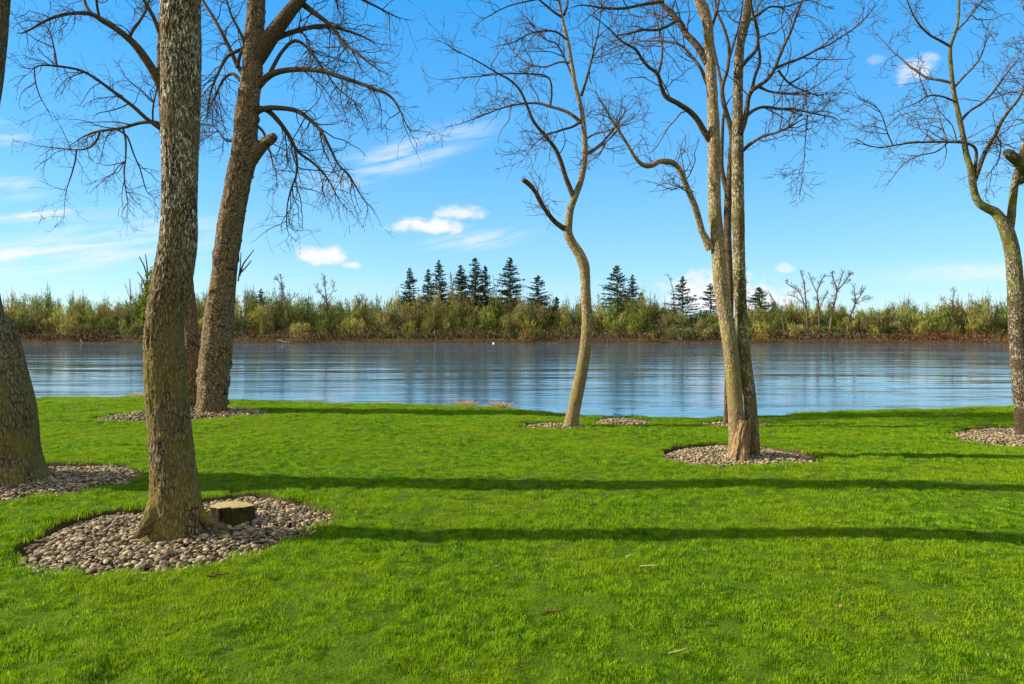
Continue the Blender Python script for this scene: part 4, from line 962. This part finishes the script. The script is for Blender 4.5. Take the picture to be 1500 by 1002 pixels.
bare([[(1184, 488, 4), (1182, 465, 3.6), (1180, 440, 3.2), (1178, 415, 2.6), (1172, 397, 1.8)], [(1181, 455, 2.6), (1172, 430, 2.2), (1160, 420, 1.6), (1150, 414, 1)], [(1178, 445, 2), (1165, 435, 1.4), (1152, 432, .9)]], 262, 31, 'leftmost of four tall leafless trees, its limbs reaching left')
bare([[(1200, 488, 4), (1200, 465, 3.6), (1198, 440, 3.2), (1197, 428, 2.6), (1203, 412, 2), (1208, 402, 1.2)], [(1198, 432, 2.4), (1190, 415, 2), (1186, 402, 1.2)], [(1199, 455, 2), (1208, 436, 1.6), (1214, 428, 1)]], 263, 32, 'second of four tall leafless trees, forked in a V')
bare([[(1214, 490, 5.5), (1218, 465, 5), (1222, 445, 4), (1226, 425, 3.2), (1220, 408, 2.4), (1219, 396, 1.4)], [(1225, 428, 3), (1236, 415, 2.6), (1244, 404, 1.8), (1247, 400, 1)], [(1225, 430, 2.4), (1232, 408, 2), (1236, 398, 1.2)]], 261, 33, 'thickest of four tall leafless trees, topped by a wide fan', n=(40, 120, 150))
bare([[(1240, 490, 4), (1244, 468, 3.6), (1252, 447, 3), (1252, 430, 2.4), (1250, 418, 1.4)], [(1253, 445, 2.4), (1262, 430, 1.8), (1269, 418, 1)], [(1252, 446, 2), (1264, 440, 1.4), (1274, 438, .9)]], 262, 34, 'rightmost of four tall leafless trees, leaning right')
bare([[(1150, 488, 3), (1146, 468, 2.6), (1138, 450, 2), (1130, 434, 1.6), (1124, 424, 1)], [(1146, 466, 1.6), (1150, 456, 1.2), (1152, 450, .8)]], 261, 35, 'thin leafless tree leaning left beside the pale green fir', n=(12, 24, 30))
bare([[(1392, 486, 3), (1394, 462, 2.6), (1396, 440, 2), (1398, 424, 1.4)], [(1395, 452, 2), (1386, 444, 1.4), (1380, 438, 1)]], 270, 36, 'leafless tree poking above the woodland toward the right edge', n=(22, 60, 80))
bare([[(1310, 486, 2.6), (1310, 466, 2.2), (1308, 446, 1.4)]], 268, 37, 'lone slim leafless tree above the red brown brush', n=(14, 30, 40))
bare([[(988, 480, 2.6), (987, 450, 2.2), (986, 425, 1.8), (978, 400, 1)], [(986, 432, 1.2), (980, 428, .9)]], 279, 38, 'bare pole tree close on the left of the thin open fir', n=(14, 26, 30))
bare([[(421, 486, 3), (420, 455, 2.8), (418, 440, 2.6), (414, 424, 2), (411, 406, 1.2)], [(418, 440, 2.2), (410, 415, 1.6), (402, 405, 1)], [(420, 446, 1.6), (430, 436, 1.2), (438, 430, .8)]], 266, 39, 'leafless tree with a crooked hooked top above the woodland', n=(30, 80, 90))
bare([[(480, 486, 3.4), (479, 455, 3), (477, 430, 2.4), (475, 404, 1.4)], [(479, 445, 2), (470, 430, 1.6), (463, 420, 1)], [(479, 440, 2), (488, 425, 1.4), (490, 412, 1)]], 266, 40, 'tall grey leafless tree with feathery upright twigs', n=(34, 100, 120))
bare([[(526, 480, 2.4), (526, 455, 2.2), (524, 440, 1.6), (520, 432, 1)], [(526, 448, 1.4), (531, 436, 1)]], 268, 41, 'short dark leafless tree between the feathery tree and the first fir', n=(22, 50, 60))
bare([[(660, 480, 3), (661, 450, 2.6), (662, 420, 1.8), (660, 396, 1)], [(661, 440, 1.8), (654, 425, 1)], [(661, 430, 1.6), (667, 405, .9)]], 279, 42, 'pale leafless tree in the gap left of the fir cluster', n=(20, 44, 50))
bare([[(727, 480, 2.2), (726, 445, 2), (724, 420, 1.4), (722, 402, .9)], [(725, 428, 1), (730, 412, .7)]], 279, 43, 'pale leafless pole between the fir cluster and the tall broad fir', n=(12, 22, 26))
bare([[(195, 484, 2.6), (192, 455, 2.4), (191, 430, 2), (190, 408, 1.6)], [(191, 440, 1.4), (186, 425, 1), (184, 418, .8)]], 264, 44, 'broken snag left of the lichened trunk', n=(8, 12, 14), ln=((.6, 1.4), (.4, .9), (.3, .6)))
bare([[(210, 480, 2.2), (210, 450, 2), (208, 425, 1.8), (207, 410, 1.6)], [(208, 420, 1.4), (203, 414, .9)]], 264, 45, 'stubby topped snag right beside the lichened trunk', n=(8, 14, 16), ln=((.6, 1.4), (.4, .9), (.3, .6)))

# ---- yellow and orange shrubs, driftwood, float on the far shore
def shrub(px, py, wide, high, y0, seed, label, pal):
    rng = np.random.default_rng(seed); b = P(px, py, y0); b[2] = far_ground(0, y0)
    r = thing('shrub', label, 'shrub', b, 'coloured shrubs on the far shore'); n = 420
    a = rng.random(n) * 6.283; q = np.sqrt(rng.random(n)); w2 = wide / F * y0 / 2; hh_ = high / F * y0
    c = np.stack([np.cos(a) * q * w2, np.sin(a) * q * w2, rng.random(n) * hh_ * np.sqrt(np.maximum(0.05, 1 - q * q * .9))], 1)
    V = flakes(rng, c, .8, .22, np.array([0, 0, 1.]), .6).reshape(-1, 3)
    pal = np.array(pal); T = np.repeat(pal[rng.integers(0, len(pal), n)] * rng.uniform(.6, 1.3, (n, 1)), 4, 0)
    mesh('foliage', V, [np.arange(n * 4).reshape(-1, 4)], LEAF, r, {'tint': ('FLOAT_VECTOR', T)}, smooth=False)
    st_ = np.stack([np.stack([rng.normal(size=12) * .2, rng.normal(size=12) * .2, np.zeros(12)], 1) * f_ + np.stack([np.cos(np.arange(12)) * w2 * .6, np.sin(np.arange(12)) * w2 * .6, np.full(12, hh_ * .8)], 1) * (1 - f_) for f_ in (1, .5, 0)], 1)
    v, q_ = twig_tubes(st_, np.full((12, 3), .05), 3); mesh('stem', v, [q_], M['twig'], r)
shrub(1114, 500, 26, 17, 258, 1, 'bright yellow shrub at the far waterline just right of the twin trunks', [(.55, .30, .02), (.42, .26, .03), (.35, .22, .04)])
shrub(771, 500, 24, 20, 258, 2, 'orange brown shrub at the far waterline below the tall broad fir', [(.42, .22, .05), (.34, .19, .06), (.26, .15, .05)])
shrub(1480, 500, 18, 12, 257, 3, 'small rusty orange shrub on the far shore beside the mossy tree', [(.42, .18, .04), (.36, .17, .05)])
shrub(440, 498, 34, 20, 258, 4, 'tan straw coloured shrub above the pale driftwood log', [(.36, .25, .10), (.30, .21, .09), (.24, .17, .07)])
shrub(950, 500, 26, 14, 258, 5, 'rusty tan shrub under the smaller layered fir', [(.34, .2, .07), (.26, .16, .06)])
def log(path, y0, label):
    c = np.array([(*P(x, y, y0), w / F * y0 / 2) for x, y, w in path]); q, _ = catmull(c, 16)
    V, Qd, Tr, th, sv = ring_tube(q[:, :3], q[:, 3], 8)
    o = mesh('driftwood_log', V, [Qd, Tr], DRIFT, attrs={'bark': ('FLOAT_VECTOR', V)}); tag(o, label, 'driftwood', 'driftwood on the far shore')
DRIFT = flat_mat('bleached_wood', (.45, .40, .32), .3, 1.)
log([(405, 498, 1.6), (414, 500.5, 1.6), (425, 502, 1.2)], 255.5, 'bleached driftwood log sloping to the far waterline')
log([(118, 497, 1.2), (119.5, 501, 1.3), (121, 503, .8)], 255.3, 'short upright piece of bleached driftwood left of the lichened trunk')
v, f = ICO[2]; o = mesh('float', v * np.array([.42, .42, .36]) + P(723, 503, 251), [f], flat_mat('white_plastic', (.8, .8, .8), .05), None)
tag(o, 'small white float lying at the far waterline', 'float')

# ---- dry grass clumps and small stones on the near bank edge
def clump(px, py, wide, high, seed, label):
    rng = np.random.default_rng(seed); d = gd(py) + 1.0; b = P(px, py, d); b[2] = max(float(lawn_z(np.array([b[0]]), np.array([b[1]]))[0]), WATER) - .02
    zt = EYE - (py - high - HY) / F * d; H = max(zt - b[2], .12)
    n = 900; w2 = wide / F * d / 2; a = rng.random(n) * 6.283; q = np.sqrt(rng.random(n))
    f0 = np.stack([np.cos(a) * q * w2 * .8, np.sin(a) * q * .25, np.zeros(n)], 1)
    hh_ = H * rng.uniform(.5, 1.1, n) * (1 - .35 * q); ln = rng.normal(size=(n, 2)) * .12
    mid = f0 + np.stack([ln[:, 0] * .4, ln[:, 1] * .4, hh_ * .7], 1); tip = f0 + np.stack([ln[:, 0] * 1.3, ln[:, 1] * 1.3, hh_], 1)
    pts = np.stack([f0, mid, tip], 1); v, qd = twig_tubes(pts, np.repeat(np.array([[.006, .005, .002]]), n, 0), 3)
    pal = np.array([(.55, .43, .22), (.45, .34, .16), (.62, .52, .30)]); T = np.repeat(pal[rng.integers(0, 3, n)], 9, 0)
    o = mesh('dry_grass', v, [qd], MOSS, attrs={'tint': ('FLOAT_VECTOR', T)}); o.location = b
    tag(o, label, 'dry grass', 'dry grass clumps on the bank edge')
clump(681, 594, 36, 10, 1, 'largest straw coloured grass clump on the bank edge')
clump(732, 597, 20, 11, 2, 'straw coloured grass clump close to the slim tree on the bank edge')
clump(562, 590, 22, 4, 3, 'flat low straw clump left of the others on the bank edge')
clump(200, 581, 40, 8, 4, 'pale dry grass peeking out beside the lichened trunk at the bank')
m = flat_mat('bank_stone', (.16, .14, .11), .5, 9)
rng = np.random.default_rng(91); bv, bf = ICO[2]; n = 46
x = rng.uniform(6.8, 9.6, n); y = edge_y(x) + rng.uniform(1.0, 1.6, n); z = lawn_z(x, y)
v = bv[None] * (rng.uniform(.05, .12, (n, 1)) * np.array([[1, .8, .6]]))[:, None]; v = v * (1 + .35 * (vnoise(bv[None] * 1.6 + rng.random((n, 1, 3)) * 50, 2) - .5)[..., None]) + np.stack([x, y, z], 1)[:, None]
tag(mesh('bank_gravel', v.reshape(-1, 3), [(bf[None] + (np.arange(n) * len(bv))[:, None, None]).reshape(-1, 3)], m), 'small stones along the edge of the near bank', 'gravel', kind='stuff')

# ---- sticks fallen on the grass
def stick(px, py, length, ang, r, seed, label, mat='twig'):
    rng = np.random.default_rng(seed); d = gd(py); b = P(px, py, d); b[2] = float(lawn_z(np.array([b[0]]), np.array([b[1]]))[0]) + .035
    f = np.linspace(-.5, .5, 7); p = np.stack([np.cos(ang) * f * length, np.sin(ang) * f * length, f * .02], 1) + rng.normal(size=(7, 3)) * length * .025
    V, Qd, Tr, th, sv = ring_tube(p, np.linspace(r, r * .5, 7), 8)
    o = mesh('fallen_stick', V, [Qd, Tr], M[mat], attrs={'bark': ('FLOAT_VECTOR', V)}); o.location = b
    tag(o, label, 'stick', 'sticks fallen on the lawn')
M['straw'] = flat_mat('bleached_stick', (.45, .36, .18), .3, 20)
M['dark_stick'] = flat_mat('dark_stick', (.10, .05, .025), .4, 20)
stick(951, 834, .13, -.15, .0045, 1, 'thin pale straw stick, the farther of two pale ones on the grass', 'straw')
stick(812, 897, .11, -.2, .008, 2, 'short dark brown stick lying on the grass in the front middle', 'dark_stick')
stick(992, 963, .11, .15, .004, 3, 'pale straw stick on the front grass near the bottom edge', 'straw')
stick(320, 843, .14, .1, .008, 4, 'brown crooked stick on the grass in front of the stump bed', 'dark_stick')
stick(921, 816, .05, -.1, .004, 5, 'tiny pale chip on the grass beyond the pale stick', 'straw')

# ---- a few dry leaves lying on the lawn and in the beds
rng = np.random.default_rng(303); n = 190
y = 3.2 + 11.5 * rng.random(n) ** 1.2; x = rng.uniform(-1, 1, n) * (y * .8 + .5)
bed = BEDS['oak']; k = 70; x[:k] = rng.uniform(-4.2, -1.5, k); y[:k] = rng.uniform(4.7, 7.4, k)
z, sd = ground_z(x, y); z = z + np.where(sd > 0, .06, .028)
a = rng.random(n) * 6.283; L = rng.uniform(.009, .02, n); w = L * rng.uniform(.4, .7, n); cu = L * rng.uniform(-.1, .5, n)
dx, dy = np.cos(a), np.sin(a); C = np.stack([x, y, z], 1)
A = np.stack([dx * L, dy * L, cu], 1); B = np.stack([-dy * w, dx * w, cu * .4], 1); tl = np.stack([rng.normal(size=n) * .008, rng.normal(size=n) * .008, rng.normal(size=n) * .006], 1)
V = np.stack([C - A * [1, 1, -1], C - B + tl, C + A, C + B - tl], 1).reshape(-1, 3)
pal = np.array([(.17, .09, .04), (.28, .17, .07), (.10, .055, .03), (.22, .15, .07)])
T = np.repeat(pal[rng.integers(0, 4, n)], 4, 0)
tag(mesh('leaf_litter', V, [np.arange(n * 4).reshape(-1, 4)], LEAF, attrs={'tint': ('FLOAT_VECTOR', T)}), 'scattered dry brown leaf scraps on the grass and pebbles', 'leaf litter', kind='stuff')
